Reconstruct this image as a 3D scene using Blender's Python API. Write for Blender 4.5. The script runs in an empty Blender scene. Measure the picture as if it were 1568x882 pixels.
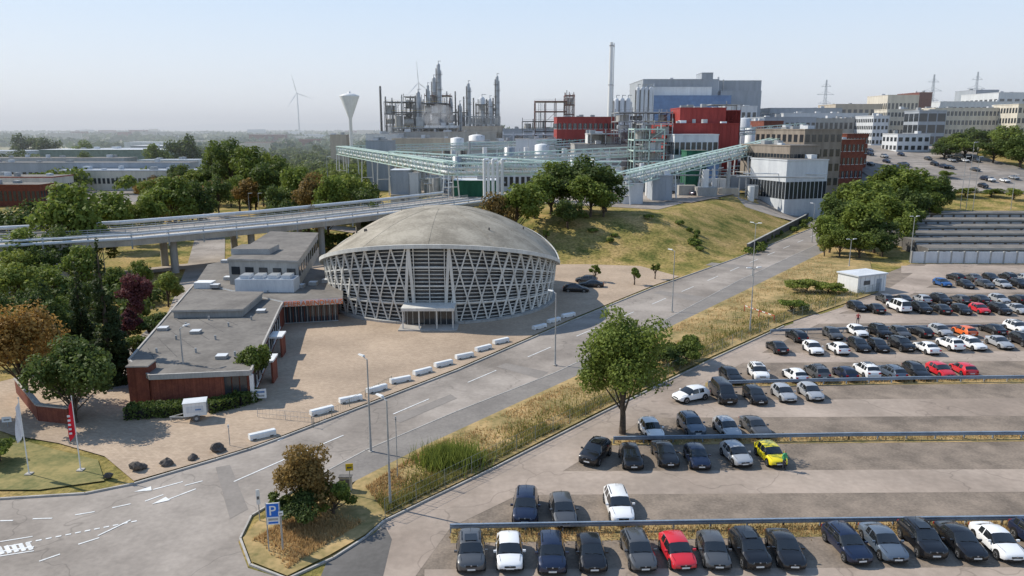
import bpy, math, random, bmesh
import numpy as np
from mathutils import Vector, Matrix, noise
random.seed(7); np.random.seed(7)
scene=bpy.context.scene
# ---------------------------------------------------------------- site survey
# Resection of the photo station: 27 m above the forecourt, looking 12 deg down.
F=1150.;CX=784.;CY=441.;PITCH=math.radians(12.07);SP=math.sin(PITCH);CP=math.cos(PITCH);HC=27.
def P(x,y,z=0.):            # ground survey: where the sight line meets level z
    dx=(x-CX)/F;dy=(y-CY)/F;t=(HC-z)/(SP+dy*CP)
    return Vector((dx*t,t*(CP-dy*SP),z))
def Q(x,y,Y):               # point at known distance Y
    dx=(x-CX)/F;dy=(y-CY)/F;t=Y/(CP-dy*SP)
    return Vector((dx*t,Y,HC-t*(SP+dy*CP)))
# ---------------------------------------------------------------- materials
def nodes_of(m):
    m.use_nodes=True
    return m.node_tree.nodes,m.node_tree.links
MATS={}
def M(name,col,col2=None,rough=.85,scale=.5,fine=8.,metal=0.,bump=0.,spec=.3,streak=False,crack=False,brick=None):
    if name in MATS:return MATS[name]
    m=bpy.data.materials.new(name);N,L=nodes_of(m);b=N['Principled BSDF']
    if col2 is None: col2=tuple(c*.78 for c in col)
    g=N.new('ShaderNodeNewGeometry')
    vec=g.outputs['Position']
    if streak:
        mp=N.new('ShaderNodeMapping');mp.inputs['Scale'].default_value=(1,1,.15);L.new(vec,mp.inputs[0]);vec=mp.outputs[0]
    n1=N.new('ShaderNodeTexNoise');n1.inputs['Scale'].default_value=scale;n1.inputs['Detail'].default_value=6;n1.inputs['Roughness'].default_value=.6
    n2=N.new('ShaderNodeTexNoise');n2.inputs['Scale'].default_value=fine;n2.inputs['Detail'].default_value=3
    L.new(vec,n1.inputs['Vector']);L.new(vec,n2.inputs['Vector'])
    ad=N.new('ShaderNodeMath');ad.operation='MULTIPLY_ADD';ad.inputs[1].default_value=.45
    L.new(n2.outputs['Fac'],ad.inputs[0]);L.new(n1.outputs['Fac'],ad.inputs[2])
    r=N.new('ShaderNodeValToRGB');r.color_ramp.elements[0].position=.55;r.color_ramp.elements[1].position=.9
    r.color_ramp.elements[0].color=(*col2,1);r.color_ramp.elements[1].color=(*col,1)
    L.new(ad.outputs[0],r.inputs[0]);out=r.outputs[0]
    if brick:
        bt=N.new('ShaderNodeTexBrick');bt.inputs['Scale'].default_value=brick;bt.inputs['Color1'].default_value=(1,1,1,1);bt.inputs['Color2'].default_value=(.82,.8,.78,1);bt.inputs['Mortar'].default_value=(.62,.6,.58,1);bt.inputs['Mortar Size'].default_value=.015
        L.new(g.outputs['Position'],bt.inputs['Vector'])
        mx=N.new('ShaderNodeMixRGB');mx.blend_type='MULTIPLY';mx.inputs[0].default_value=.8;L.new(out,mx.inputs[1]);L.new(bt.outputs[0],mx.inputs[2]);out=mx.outputs[0]
    if crack:
        nd=N.new('ShaderNodeTexNoise');nd.inputs['Scale'].default_value=.3;L.new(g.outputs['Position'],nd.inputs['Vector'])
        mxv=N.new('ShaderNodeMixRGB');mxv.blend_type='ADD';mxv.inputs[0].default_value=1.
        sc=N.new('ShaderNodeVectorMath');sc.operation='SCALE';sc.inputs['Scale'].default_value=5.;L.new(nd.outputs['Color'],sc.inputs[0])
        L.new(g.outputs['Position'],mxv.inputs[1]);L.new(sc.outputs[0],mxv.inputs[2])
        v=N.new('ShaderNodeTexVoronoi');v.feature='DISTANCE_TO_EDGE';v.inputs['Scale'].default_value=.09;L.new(mxv.outputs[0],v.inputs['Vector'])
        cr=N.new('ShaderNodeValToRGB');cr.color_ramp.elements[0].position=.0;cr.color_ramp.elements[0].color=(.72,.72,.72,1);cr.color_ramp.elements[1].position=.008;cr.color_ramp.elements[1].color=(1,1,1,1)
        L.new(v.outputs['Distance'],cr.inputs[0])
        mx=N.new('ShaderNodeMixRGB');mx.blend_type='MULTIPLY';mx.inputs[0].default_value=1;L.new(out,mx.inputs[1]);L.new(cr.outputs[0],mx.inputs[2]);out=mx.outputs[0]
        n3=N.new('ShaderNodeTexNoise');n3.inputs['Scale'].default_value=.05;n3.inputs['Detail'].default_value=7;n3.inputs['Roughness'].default_value=.68;L.new(g.outputs['Position'],n3.inputs['Vector'])
        r3=N.new('ShaderNodeValToRGB');r3.color_ramp.elements[0].position=.38;r3.color_ramp.elements[0].color=(.72,.70,.67,1);r3.color_ramp.elements[1].position=.6;r3.color_ramp.elements[1].color=(1.06,1.05,1.03,1);L.new(n3.outputs['Fac'],r3.inputs[0])
        mx=N.new('ShaderNodeMixRGB');mx.blend_type='MULTIPLY';mx.inputs[0].default_value=1;L.new(out,mx.inputs[1]);L.new(r3.outputs[0],mx.inputs[2]);out=mx.outputs[0]
    L.new(out,b.inputs['Base Color'])
    b.inputs['Roughness'].default_value=rough;b.inputs['Metallic'].default_value=metal;b.inputs['Specular IOR Level'].default_value=spec
    if bump:
        bp=N.new('ShaderNodeBump');bp.inputs['Strength'].default_value=bump;bp.inputs['Distance'].default_value=.05;L.new(n2.outputs['Fac'],bp.inputs['Height']);L.new(bp.outputs[0],b.inputs['Normal'])
    MATS[name]=m;return m
def leafmat(name,a,b_):
    if name in MATS:return MATS[name]
    m=bpy.data.materials.new(name);N,L=nodes_of(m);b=N['Principled BSDF'];o=N['Material Output']
    g=N.new('ShaderNodeNewGeometry');n=N.new('ShaderNodeTexNoise');n.inputs['Scale'].default_value=.55;n.inputs['Detail'].default_value=4
    L.new(g.outputs['Position'],n.inputs['Vector'])
    ad=N.new('ShaderNodeMath');ad.operation='MULTIPLY_ADD';ad.inputs[1].default_value=.5;L.new(g.outputs['Random Per Island'],ad.inputs[0]);L.new(n.outputs['Fac'],ad.inputs[2])
    oi=N.new('ShaderNodeObjectInfo');ad2=N.new('ShaderNodeMath');ad2.operation='MULTIPLY_ADD';ad2.inputs[1].default_value=.3;L.new(oi.outputs['Random'],ad2.inputs[0]);L.new(ad.outputs[0],ad2.inputs[2])
    r=N.new('ShaderNodeValToRGB');r.color_ramp.elements[0].position=.45;r.color_ramp.elements[1].position=1.0
    r.color_ramp.elements[0].color=(*a,1);r.color_ramp.elements[1].color=(*b_,1)
    L.new(ad2.outputs[0],r.inputs[0]);L.new(r.outputs[0],b.inputs['Base Color'])
    b.inputs['Roughness'].default_value=.65;b.inputs['Specular IOR Level'].default_value=.25
    t=N.new('ShaderNodeBsdfTranslucent');L.new(r.outputs[0],t.inputs['Color'])
    mx=N.new('ShaderNodeMixShader');mx.inputs[0].default_value=.38;L.new(b.outputs[0],mx.inputs[1]);L.new(t.outputs[0],mx.inputs[2]);L.new(mx.outputs[0],o.inputs['Surface'])
    MATS[name]=m;return m
asphalt=M('asphalt_road',(.37,.325,.285),(.265,.235,.208),scale=.1,fine=2.5,crack=True)
asphalt2=M('asphalt_lane',(.44,.36,.30),(.32,.265,.22),scale=.12,fine=2,crack=True)
asph_dark=M('asphalt_dark',(.15,.14,.13),(.105,.098,.09),scale=.3,fine=3)
asph_mid=M('asphalt_old_patch',(.27,.24,.212),(.21,.188,.166),scale=.3,fine=3)
footway=M('footway_paving',(.26,.235,.208),(.185,.167,.15),scale=.25,fine=4)
paving=M('forecourt_paving',(.52,.40,.29),(.36,.275,.198),scale=.09,fine=3,brick=1.2)
gravel=M('gravel',(.29,.232,.18),(.145,.117,.092),scale=.35,fine=5,bump=.3)
paint=M('road_marking_paint',(.8,.8,.78),(.55,.55,.53),scale=1.5)
kerbm=M('kerb_stone',(.48,.45,.41),(.32,.30,.27))
grassm=M('grass_green',(.30,.24,.09),(.11,.12,.035),scale=.35,fine=3,bump=.4)
drygrass=M('grass_dry',(.48,.33,.15),(.17,.145,.05),scale=.25,fine=2.2,bump=.4)
concrete=M('concrete',(.42,.41,.38),(.30,.29,.27),streak=True)
whitec=M('white_concrete',(.70,.68,.62),(.52,.50,.455),streak=True,scale=.8)
shellm=M('weathered_concrete_shell',(.41,.365,.29),(.225,.197,.152),scale=.28,fine=3)
rooffelt=M('roof_felt',(.215,.195,.17),(.13,.117,.103),scale=.3,fine=2)
brickm=M('red_brick',(.26,.085,.05),(.16,.05,.035),scale=1.,brick=3)
brownc=M('brown_concrete',(.33,.28,.23),(.22,.185,.15),streak=True)
glass=M('window_glass',(.04,.045,.05),(.03,.035,.04),rough=.12,spec=.6)
darkm=M('dark_interior',(.03,.03,.03),(.02,.02,.02))
hallglass=M('hall_glazing',(.10,.105,.11),(.05,.055,.06),rough=.25,spec=.5)
whitep=M('white_paint',(.80,.80,.78),(.66,.66,.64),rough=.5,streak=True)
palegreen=M('pale_green_steel',(.58,.70,.63),(.44,.56,.50),rough=.5,metal=.1)
steel=M('galvanised_steel',(.45,.46,.46),(.3,.31,.31),rough=.45,metal=.3)
railblue=M('rail_steel',(.30,.37,.45),(.19,.24,.30),rough=.45,metal=.3)
darksteel=M('dark_steel',(.15,.14,.13),(.08,.075,.07),streak=True)
rust=M('red_brown_steel',(.22,.09,.065),(.12,.055,.045),streak=True)
redclad=M('red_cladding',(.36,.055,.045),(.24,.035,.03),streak=True,rough=.6)
greyclad=M('grey_cladding',(.38,.41,.45),(.29,.32,.35),streak=True,rough=.6)
lightclad=M('light_cladding',(.66,.68,.69),(.52,.54,.56),streak=True,rough=.6)
blueclad=M('blue_cladding',(.15,.26,.46),(.11,.19,.35),rough=.6)
beige=M('beige_render',(.54,.47,.37),(.40,.34,.27),streak=True)
cream=M('cream_render',(.68,.63,.53),(.52,.48,.40),streak=True)
greenclad=M('green_cladding',(.04,.16,.10),(.025,.1,.06),streak=True)
oldgreen=M('old_green_roof',(.20,.27,.22),(.12,.17,.14))
bark=M('bark',(.12,.09,.065),(.05,.04,.03),scale=3,bump=.5)
rock=M('boulder_basalt',(.14,.12,.105),(.06,.052,.046),scale=2)
orange=M('orange_letters',(.75,.2,.04),(.65,.16,.03))
redp=M('red_fabric',(.68,.03,.05),(.55,.02,.035))
whitef=M('white_fabric',(.75,.75,.77),(.62,.62,.65))
signblue=M('sign_blue',(.02,.16,.6),(.018,.14,.55),rough=.4)
yellowp=M('sign_yellow',(.75,.5,.03),(.65,.42,.02))
leafG=leafmat('foliage_green',(.035,.056,.012),(.19,.24,.045))
leafD=leafmat('foliage_dark',(.024,.042,.014),(.11,.15,.036))
leafL=leafmat('foliage_light',(.055,.075,.014),(.25,.29,.06))
leafO=leafmat('foliage_autumn',(.11,.07,.02),(.42,.25,.07))
leafR=leafmat('foliage_olive_red',(.06,.052,.016),(.29,.19,.06))
leafP=leafmat('foliage_purple',(.035,.014,.016),(.15,.05,.05))
leafC=leafmat('foliage_conifer',(.012,.022,.009),(.05,.072,.022))
leafF=leafmat('foliage_far',(.05,.075,.04),(.14,.175,.075))  # distance haze mixed into the leaf colours
leafH=leafmat('foliage_hazy',(.07,.10,.06),(.14,.18,.11))  # stronger haze tint put into the colour of the farthest woods
bladeG=leafmat('tall_grass',(.12,.13,.03),(.32,.29,.09))
bladeD=leafmat('dry_tall_grass',(.28,.18,.07),(.56,.38,.18))
# ---------------------------------------------------------------- mesh builder
class MB:
    def __init__(s): s.v=[];s.f=[];s.mi=[];s.sm=[];s.mats=[]
    def m(s,mat):
        if mat not in s.mats:s.mats.append(mat)
        return s.mats.index(mat)
    def add(s,vs,fs,mat,smooth=False):
        o=len(s.v);s.v.extend([tuple(v) for v in vs]);k=s.m(mat)
        for f in fs:s.f.append([i+o for i in f]);s.mi.append(k);s.sm.append(smooth)
    def box(s,x,y,z,sx,sy,h,mat,rz=0.,top=None):
        c,n=math.cos(rz),math.sin(rz);vs=[]
        for zz in (z,z+h):
            for a,b in ((-1,-1),(1,-1),(1,1),(-1,1)):
                X=a*sx/2;Y=b*sy/2;vs.append((x+X*c-Y*n,y+X*n+Y*c,zz))
        s.add(vs,[(0,3,2,1),(0,1,5,4),(1,2,6,5),(2,3,7,6),(3,0,4,7)],mat)
        s.add(vs[4:],[(0,1,2,3)],top or mat)
    def beam(s,p,q,w,h,mat):
        p=Vector(p);q=Vector(q);d=q-p
        if d.length<1e-5:return
        d.normalize();up=Vector((0,0,1)) if abs(d.z)<.95 else Vector((0,1,0))
        a=d.cross(up).normalized()*w/2;b=a.cross(d).normalized()*h/2
        vs=[p-a-b,p+a-b,p+a+b,p-a+b,q-a-b,q+a-b,q+a+b,q-a+b]
        s.add(vs,[(0,1,2,3),(7,6,5,4),(0,4,5,1),(1,5,6,2),(2,6,7,3),(3,7,4,0)],mat)
    def cyl(s,p,q,r0,r1=None,n=8,mat=None,caps=True):
        if r1 is None:r1=r0
        p=Vector(p);q=Vector(q);d=(q-p).normalized();up=Vector((0,0,1)) if abs(d.z)<.95 else Vector((0,1,0))
        a=d.cross(up).normalized();b=a.cross(d).normalized();vs=[]
        for c,r in ((p,r0),(q,r1)):
            for i in range(n):
                t=2*math.pi*i/n;vs.append(c+a*r*math.cos(t)+b*r*math.sin(t))
        s.add(vs,[(i,(i+1)%n,n+(i+1)%n,n+i) for i in range(n)],mat,n>6)
        if caps:s.add(vs,[tuple(range(n-1,-1,-1)),tuple(range(n,2*n))],mat)
    def lathe(s,x,y,prof,n,mat):
        vs=[(x+r*math.cos(2*math.pi*i/n),y+r*math.sin(2*math.pi*i/n),z) for r,z in prof for i in range(n)]
        fs=[(k*n+i,k*n+(i+1)%n,(k+1)*n+(i+1)%n,(k+1)*n+i) for k in range(len(prof)-1) for i in range(n)]
        s.add(vs,fs,mat,True)
    def prism(s,poly,z0,z1,mat,top=None):
        n=len(poly);vs=[(p[0],p[1],z0) for p in poly]+[(p[0],p[1],z1) for p in poly]
        A=sum(poly[i][0]*poly[(i+1)%n][1]-poly[(i+1)%n][0]*poly[i][1] for i in range(n))
        idx=list(range(n)) if A>0 else list(range(n-1,-1,-1))
        for k in range(n):
            i=idx[k];j=idx[(k+1)%n];s.add([vs[i],vs[j],vs[n+j],vs[n+i]],[(0,1,2,3)],mat)
        s.add([vs[n+i] for i in idx],[tuple(range(n))],top or mat)
    def windows(s,A,B,z0,z1,rows,cols,mat=None,fw=.6,fh=.55,frame=None):
        A=Vector((A[0],A[1],0));B=Vector((B[0],B[1],0));d=B-A;L=d.length;d.normalize();n=Vector((d.y,-d.x,0))
        cw=L/cols;rh=(z1-z0)/rows;rz=math.atan2(d.y,d.x)
        for r in range(rows):
            for c in range(cols):
                cc=A+d*cw*(c+.5)+n*.03
                s.box(cc.x,cc.y,z0+rh*(r+.5-fh/2),cw*fw,.1,rh*fh,mat or glass,rz)
                if frame:
                    s.box(cc.x+n.x*.05,cc.y+n.y*.05,z0+rh*(r+.5-fh/2)-.12,cw*fw+.2,.16,.12,frame,rz)
                    s.box(cc.x+n.x*.03,cc.y+n.y*.03,z0+rh*(r+.5-fh/2),.07,.12,rh*fh,frame,rz)
    def obj(s,name,loc=None,parent=None,angle=None):
        me=bpy.data.meshes.new(name);me.from_pydata(s.v,[],s.f)
        for m in s.mats:me.materials.append(m)
        me.polygons.foreach_set('material_index',s.mi);me.polygons.foreach_set('use_smooth',s.sm);me.update()
        if angle: me.set_sharp_from_angle(angle=math.radians(angle))
        o=bpy.data.objects.new(name,me);scene.collection.objects.link(o)
        if loc is not None:o.location=loc
        if parent:o.parent=parent
        return o
def inst(name,me,loc,rz=0,sc=1.):
    o=bpy.data.objects.new(name,me);scene.collection.objects.link(o);o.location=loc;o.rotation_euler=(0,0,rz)
    o.scale=(sc,sc,sc) if not isinstance(sc,(tuple,list)) else sc
    return o
R=random.uniform
# ---------------------------------------------------------------- terrain
PL=[(-58,1600),(-52,260),(-34,192),(-10,160),(8,150),(40,152),(52,166),(86,222),(116,280),(150,330),(230,390),(1000,900),(1000,1600)]
def sm(t):
    t=np.clip(t,0,1);return t*t*(3-2*t)
def H(x,y):
    x=np.asarray(x,float);y=np.asarray(y,float);x,y=np.broadcast_arrays(x,y)
    ins=np.zeros(x.shape,bool);d=np.full(x.shape,1e9)
    for i in range(len(PL)):
        (x0,y0),(x1,y1)=PL[i],PL[(i+1)%len(PL)]
        c=((y0>y)!=(y1>y));xx=(x1-x0)*(y-y0)/((y1-y0) if y1!=y0 else 1e-9)+x0
        ins^=(c&(x<xx))
        t=np.clip(((x-x0)*(x1-x0)+(y-y0)*(y1-y0))/((x1-x0)**2+(y1-y0)**2),0,1)
        d=np.minimum(d,np.hypot(x-x0-t*(x1-x0),y-y0-t*(y1-y0)))
    base=7+9*sm((y-240)/200)
    hp=np.where(ins,base*np.clip(d/19,0,1),0)
    w=sm((x-105)/40)*sm((y-188)/190)*18
    h=np.maximum(hp,w)*(1-sm((y-900)/700))
    return h
def Hf(x,y): return float(H(x,y))
xs=np.concatenate([-np.geomspace(9000,160,26),np.arange(-150,261,4),np.geomspace(270,9000,26)])
ys=np.concatenate([[-300,-100,0,40,80],np.arange(100,500,4),np.geomspace(510,9500,34)])
XX,YY=np.meshgrid(xs,ys);ZZ=H(XX,YY)
nx=len(xs);ny=len(ys)
gv=np.stack([XX,YY,ZZ],-1).reshape(-1,3)
gf=[(j*nx+i,j*nx+i+1,(j+1)*nx+i+1,(j+1)*nx+i) for j in range(ny-1) for i in range(nx-1)]
me=bpy.data.meshes.new('ground');me.from_pydata(gv.tolist(),[],gf);me.polygons.foreach_set('use_smooth',[True]*len(gf))
gm=bpy.data.materials.new('ground_land');N,L=nodes_of(gm);b=N['Principled BSDF'];b.inputs['Roughness'].default_value=.95;b.inputs['Specular IOR Level'].default_value=.1
g=N.new('ShaderNodeNewGeometry')
v=N.new('ShaderNodeTexVoronoi');v.inputs['Scale'].default_value=.004;L.new(g.outputs['Position'],v.inputs['Vector'])
n1=N.new('ShaderNodeTexNoise');n1.inputs['Scale'].default_value=.13;n1.inputs['Detail'].default_value=9;n1.inputs['Roughness'].default_value=.7;L.new(g.outputs['Position'],n1.inputs['Vector'])
r1=N.new('ShaderNodeValToRGB');r1.color_ramp.elements[0].position=.36;r1.color_ramp.elements[0].color=(.11,.125,.032,1);r1.color_ramp.elements[1].position=.62;r1.color_ramp.elements[1].color=(.46,.32,.145,1)
e=r1.color_ramp.elements.new(.48);e.color=(.29,.235,.08,1)
L.new(n1.outputs['Fac'],r1.inputs[0])
n4=N.new('ShaderNodeTexNoise');n4.inputs['Scale'].default_value=1.8;n4.inputs['Detail'].default_value=6;n4.inputs['Roughness'].default_value=.65;L.new(g.outputs['Position'],n4.inputs['Vector'])
r4=N.new('ShaderNodeValToRGB');r4.color_ramp.elements[0].position=.36;r4.color_ramp.elements[0].color=(.52,.54,.48,1);r4.color_ramp.elements[1].position=.6;r4.color_ramp.elements[1].color=(1.12,1.1,1.05,1);L.new(n4.outputs['Fac'],r4.inputs[0])
m4=N.new('ShaderNodeMixRGB');m4.blend_type='MULTIPLY';m4.inputs[0].default_value=1;L.new(r1.outputs[0],m4.inputs[1]);L.new(r4.outputs[0],m4.inputs[2])
r2=N.new('ShaderNodeValToRGB');r2.color_ramp.elements[0].color=(.10,.14,.07,1);r2.color_ramp.elements[1].color=(.34,.30,.18,1);L.new(v.outputs['Color'],r2.inputs[0])
sx=N.new('ShaderNodeSeparateXYZ');L.new(g.outputs['Position'],sx.inputs[0])
mr=N.new('ShaderNodeMapRange');mr.inputs[1].default_value=500;mr.inputs[2].default_value=900;L.new(sx.outputs['Y'],mr.inputs[0])
mx=N.new('ShaderNodeMixRGB');L.new(mr.outputs[0],mx.inputs[0]);L.new(m4.outputs[0],mx.inputs[1]);L.new(r2.outputs[0],mx.inputs[2]);L.new(mx.outputs[0],b.inputs['Base Color'])
bp_=N.new('ShaderNodeBump');bp_.inputs['Strength'].default_value=.6;bp_.inputs['Distance'].default_value=.4;L.new(n4.outputs['Fac'],bp_.inputs['Height']);L.new(bp_.outputs[0],b.inputs['Normal'])
me.materials.append(gm);o=bpy.data.objects.new('ground',me);scene.collection.objects.link(o)
def sheet(name,poly,z,mat,world=False):
    pts=[(p[0],p[1]) if world else tuple(P(*p))[:2] for p in poly]
    n=len(pts);A=sum(pts[i][0]*pts[(i+1)%n][1]-pts[(i+1)%n][0]*pts[i][1] for i in range(n))
    if A<0:pts=pts[::-1]
    mb=MB();mb.add([(p[0],p[1],z) for p in pts],[tuple(range(n))],mat);return mb.obj(name)
def drape(name,pts,w,mat,off=.12,step=4):
    mb=MB();path=[];ns=max(1,int(w/5))
    for i in range(len(pts)-1):
        a=Vector(pts[i][:2]);b=Vector(pts[i+1][:2]);k=max(1,int((b-a).length/step))
        path+= [a.lerp(b,j/k) for j in range(k)]
    path.append(Vector(pts[-1][:2]));vs=[]
    for i,p in enumerate(path):
        d=(path[min(i+1,len(path)-1)]-path[max(i-1,0)]).normalized();n=Vector((-d.y,d.x))
        for j in range(ns+1):
            q=p+n*w*(.5-j/ns);vs.append((q.x,q.y,Hf(q.x,q.y)+off))
    m=ns+1
    mb.add(vs,[(m*i+j,m*i+j+1,m*(i+1)+j+1,m*(i+1)+j) for i in range(len(path)-1) for j in range(ns)],mat,True);return mb.obj(name)
sheet('road',[(-420,800),(0,765),(130,757),(205,742),(330,705),(385,688),(430,672),(560,622),(700,568),(880,490),(1000,441),(1130,395),(1250,347),(1290,331),(1300,352),(1250,376),(1130,430),(1000,500),(850,571),(700,630),(560,690),(480,732),(385,790),(365,830),(380,870),(440,888),(520,880),(600,1010),(-100,1010),(-420,1000)],.012,asphalt)
sheet('pavement',[(480,732),(560,690),(700,630),(850,571),(1000,500),(1130,430),(1250,376),(1262,386),(1140,446),(1000,514),(880,578),(650,684),(545,738),(520,752)],.11,footway)
sheet('forecourt',[(-60,640),(20,668),(90,680),(160,700),(205,738),(330,702),(385,685),(430,669),(560,619),(700,565),(880,487),(1000,438),(1040,424),(980,408),(860,404),(700,390),(480,390),(380,440),(190,540),(-60,600)],.10,paving)
sheet('parking_lot_gravel',[(600,900),(690,806),(830,738),(960,660),(1010,610),(1110,566),(1180,520),(1290,470),(1340,425),(1395,404),(1700,404),(2300,404),(3200,1010),(560,1010)],.008,gravel)
sheet('access_lane',[(520,880),(588,800),(760,716),(920,634),(1090,550),(1200,500),(1345,452),(1420,404),(1500,404),(1370,462),(1290,478),(1205,520),(1130,560),(1080,590),(980,645),(930,680),(835,738),(690,808),(620,905),(600,1010),(470,1010)],.016,asphalt2)
def pstrip(name,xa,ya0,ya1,xb,yb0,yb1,z,mat): return sheet(name,[(xa,ya0),(xb,yb0),(xb,yb1),(xa,ya1)],z,mat)
pstrip('parking_aisle',800,722,758,2100,716,750,.012,asphalt2)
pstrip('parking_aisle',975,614,640,2100,606,634,.012,asphalt2)
pstrip('parking_aisle',1110,541,556,2100,534,549,.012,asphalt2)
pstrip('parking_aisle',1215,481,496,2100,476,490,.012,asphalt2)
pstrip('parking_aisle',1330,441,449,2100,438,446,.012,asphalt2)
pstrip('parking_aisle',1380,407,418,2100,406,417,.012,asphalt2)
pstrip('parking_aisle',650,872,1010,2400,866,1010,.012,asphalt2)
pstrip('grass_strip',690,806,832,1700,794,814,.020,drygrass)
pstrip('grass_strip',935,672,682,2100,659,671,.020,drygrass)
pstrip('grass_strip',1080,586,592,2100,575,582,.020,drygrass)
sheet('verge',[(545,738),(650,684),(880,578),(1000,514),(1140,446),(1262,386),(1300,352),(1330,395),(1345,448),(1200,497),(1090,547),(920,630),(760,712),(588,796),(520,770)],.115,drygrass)
sheet('traffic_island',[(372,826),(395,800),(480,770),(545,765),(588,796),(560,820),(505,852),(440,884),(385,862)],.12,drygrass)
sheet('grass_corner',[(-200,690),(20,672),(85,690),(150,706),(160,738),(60,752),(-100,752)],.12,grassm)
for k,(pl,mt) in enumerate([([(500,862),(590,806),(600,826),(585,890),(480,910)],asph_dark),([(330,716),(352,712),(380,780),(352,795)],asph_mid),  # first polygon is a darker road area beside the island; others are repairs
  ([(775,556),(840,570),(826,580),(760,562)],asph_mid),([(1010,445),(1080,455),(1068,462),(1000,449)],asph_mid),([(1090,402),(1175,410),(1165,415),(1080,406)],asph_mid),
  ([(600,640),(690,604),(700,610),(612,648)],asph_mid),([(900,512),(960,486),(966,490),(908,517)],asph_mid)]):
    sheet('repair_and_dark_area',pl,.022+.002*(k%3),mt)
mk=MB()
def line(p,q,w=.14,z=.034):
    a=P(*p);b=P(*q);d=(b-a);n=Vector((-d.y,d.x,0)).normalized()*w/2
    vs=[a-n,b-n,b+n,a+n]
    mk.add([(v.x,v.y,z) for v in vs],[(0,1,2,3)] ,paint)
def dashed(p,q,k,duty=.5,w=.14):
    a=P(*p);b=P(*q);d=b-a;n=Vector((-d.y,d.x,0)).normalized()*w/2
    for i in range(k):
        s=a+d*(i/k);e=a+d*((i+duty)/k)
        mk.add([(v.x,v.y,.034) for v in (s-n,e-n,e+n,s+n)],[(0,1,2,3)],paint)
dashed((455,697),(1290,342),17,.45)
line((358,738),(440,702));line((425,676),(440,668));line((475,645),(500,643))
dashed((8,838),(215,797),14,.6,.16)
line((0,845),(52,838),.2);line((0,830),(50,822),.12);line((0,852),(52,844),.12)
for k in range(5): line((4+k*11,849-k*1.6),(-2+k*11,838-k*1.6),.25,.038)
dashed((0,798),(40,797),1,.5);line((50,795),(80,794));line((115,789),(145,784));line((172,778),(200,772));line((222,768),(250,758))
line((60,860),(92,849));line((120,834),(152,824));line((150,821),(200,797),z=.042)
line((235,750),(280,738));line((258,765),(300,749));line((283,744),(310,737),z=.038)
for (a,b) in (((205,754),(278,739)),((232,773),(300,749))):
    A=P(*a);B=P(*b);d=(B-A).normalized();n=Vector((-d.y,d.x,0))
    mk.add([(v.x,v.y,.046) for v in (A,A+d*1.2-n*.38,A+d*1.2+n*.38)],[(0,1,2)],paint)
mk.obj('road_markings')
def kerb(name,pts,w=.16,h=.15,mat=kerbm,z=0):
    mb=MB()
    for i in range(len(pts)-1):
        a=P(*pts[i]);b=P(*pts[i+1]);d=(b-a).normalized()*.02
        mb.beam((a.x-d.x,a.y-d.y,z+h/2),(b.x+d.x,b.y+d.y,z+h/2),w,h,mat)
    return mb.obj(name)
kerb('kerb',[(-300,790),(0,765),(130,757),(205,742),(330,705),(385,688),(430,672),(560,622),(700,568),(880,490),(1000,441),(1130,395),(1250,347)])
kerb('kerb',[(1262,370),(1130,431),(1000,501),(850,572),(700,631),(560,691),(480,734),(385,791),(368,826),(383,866),(440,888),(510,856),(560,824),(588,799),(760,716),(920,634),(1090,551),(1200,500)],.13,.14)
# ---------------------------------------------------------------- hall
hall=bpy.data.objects.new('domed_festival_hall',None);scene.collection.objects.link(hall)
HX,HY=-11.4,119.7;NR=96;RR=18.9
def rimz(a): return 5.7+5.7*abs(math.cos(a))**1.05
def hp(r,a,z): return (HX+r*math.sin(a),HY-r*math.cos(a),z)
mb=MB();vs=[];K=14
for k in range(K+1):
    u=k/K;r=RR*u
    for i in range(NR):
        a=2*math.pi*i/NR;rz=rimz(a);vs.append(hp(r,a,rz+(14.7-rz)*(1-u**2.0)))
fs=[(k*NR+i,(k+1)*NR+i,(k+1)*NR+(i+1)%NR,k*NR+(i+1)%NR) for k in range(K) for i in range(NR)]
mb.add(vs,fs,shellm,True)
vs=[]
for i in range(NR):
    a=2*math.pi*i/NR;z=rimz(a)
    vs+=[hp(RR+.03,a,z+.12),hp(RR+.25,a,z+.1),hp(RR+.25,a,z-.45),hp(RR-.8,a,z-.5)]
fs=[]
for i in range(NR):
    j=(i+1)%NR
    for k in range(3):fs.append((i*4+k,i*4+k+1,j*4+k+1,j*4+k))
mb.add(vs,fs,whitec)
for i in range(0,NR,8):
    a=2*math.pi*i/NR;pv=None
    for k in range(2,K+1):
        u=k/K;rz=rimz(a);q=Vector(hp(RR*u,a,rz+(14.7-rz)*(1-u*u)+.01))
        if pv:mb.beam(pv,q,.07,.04,shellm)
        pv=q
for s in (3,9,15,22,30,40):
    a=s*.6;u=.72;rz=rimz(a);x,y,z=hp(RR*u,a,rz+(14.7-rz)*(1-u*u));mb.cyl((x,y,z-.1),(x,y,z+.35),.12,n=6,mat=darksteel)
mb.obj('roof_shell',parent=hall)
mb=MB()
def wp(a,v,off=0.):
    zt=rimz(a)-.4;return Vector(hp(17.8+.65*v+off,a,.1+(zt-.1)*v))
vs=[];G=96
for k in (0,1):
    for i in range(G):vs.append(wp(2*math.pi*i/G,k,-.55))
mb.add(vs,[(i,(i+1)%G,G+(i+1)%G,G+i) for i in range(G)],hallglass)
mb.obj('glazing',parent=hall)
mb=MB();NS=54
for i in range(NS):
    for sgn in (-1,1):
        a0=2*math.pi*i/NS;d=sgn*2*math.pi/NS*1.5
        aw=((a0+d/2+math.pi)%(2*math.pi))-math.pi
        if abs(aw)<.15: continue
        pts=[wp(a0+d*t/5,t/5) for t in range(6)]
        for t in range(5):mb.beam(pts[t],pts[t+1],.2,.3,whitec)
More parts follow.
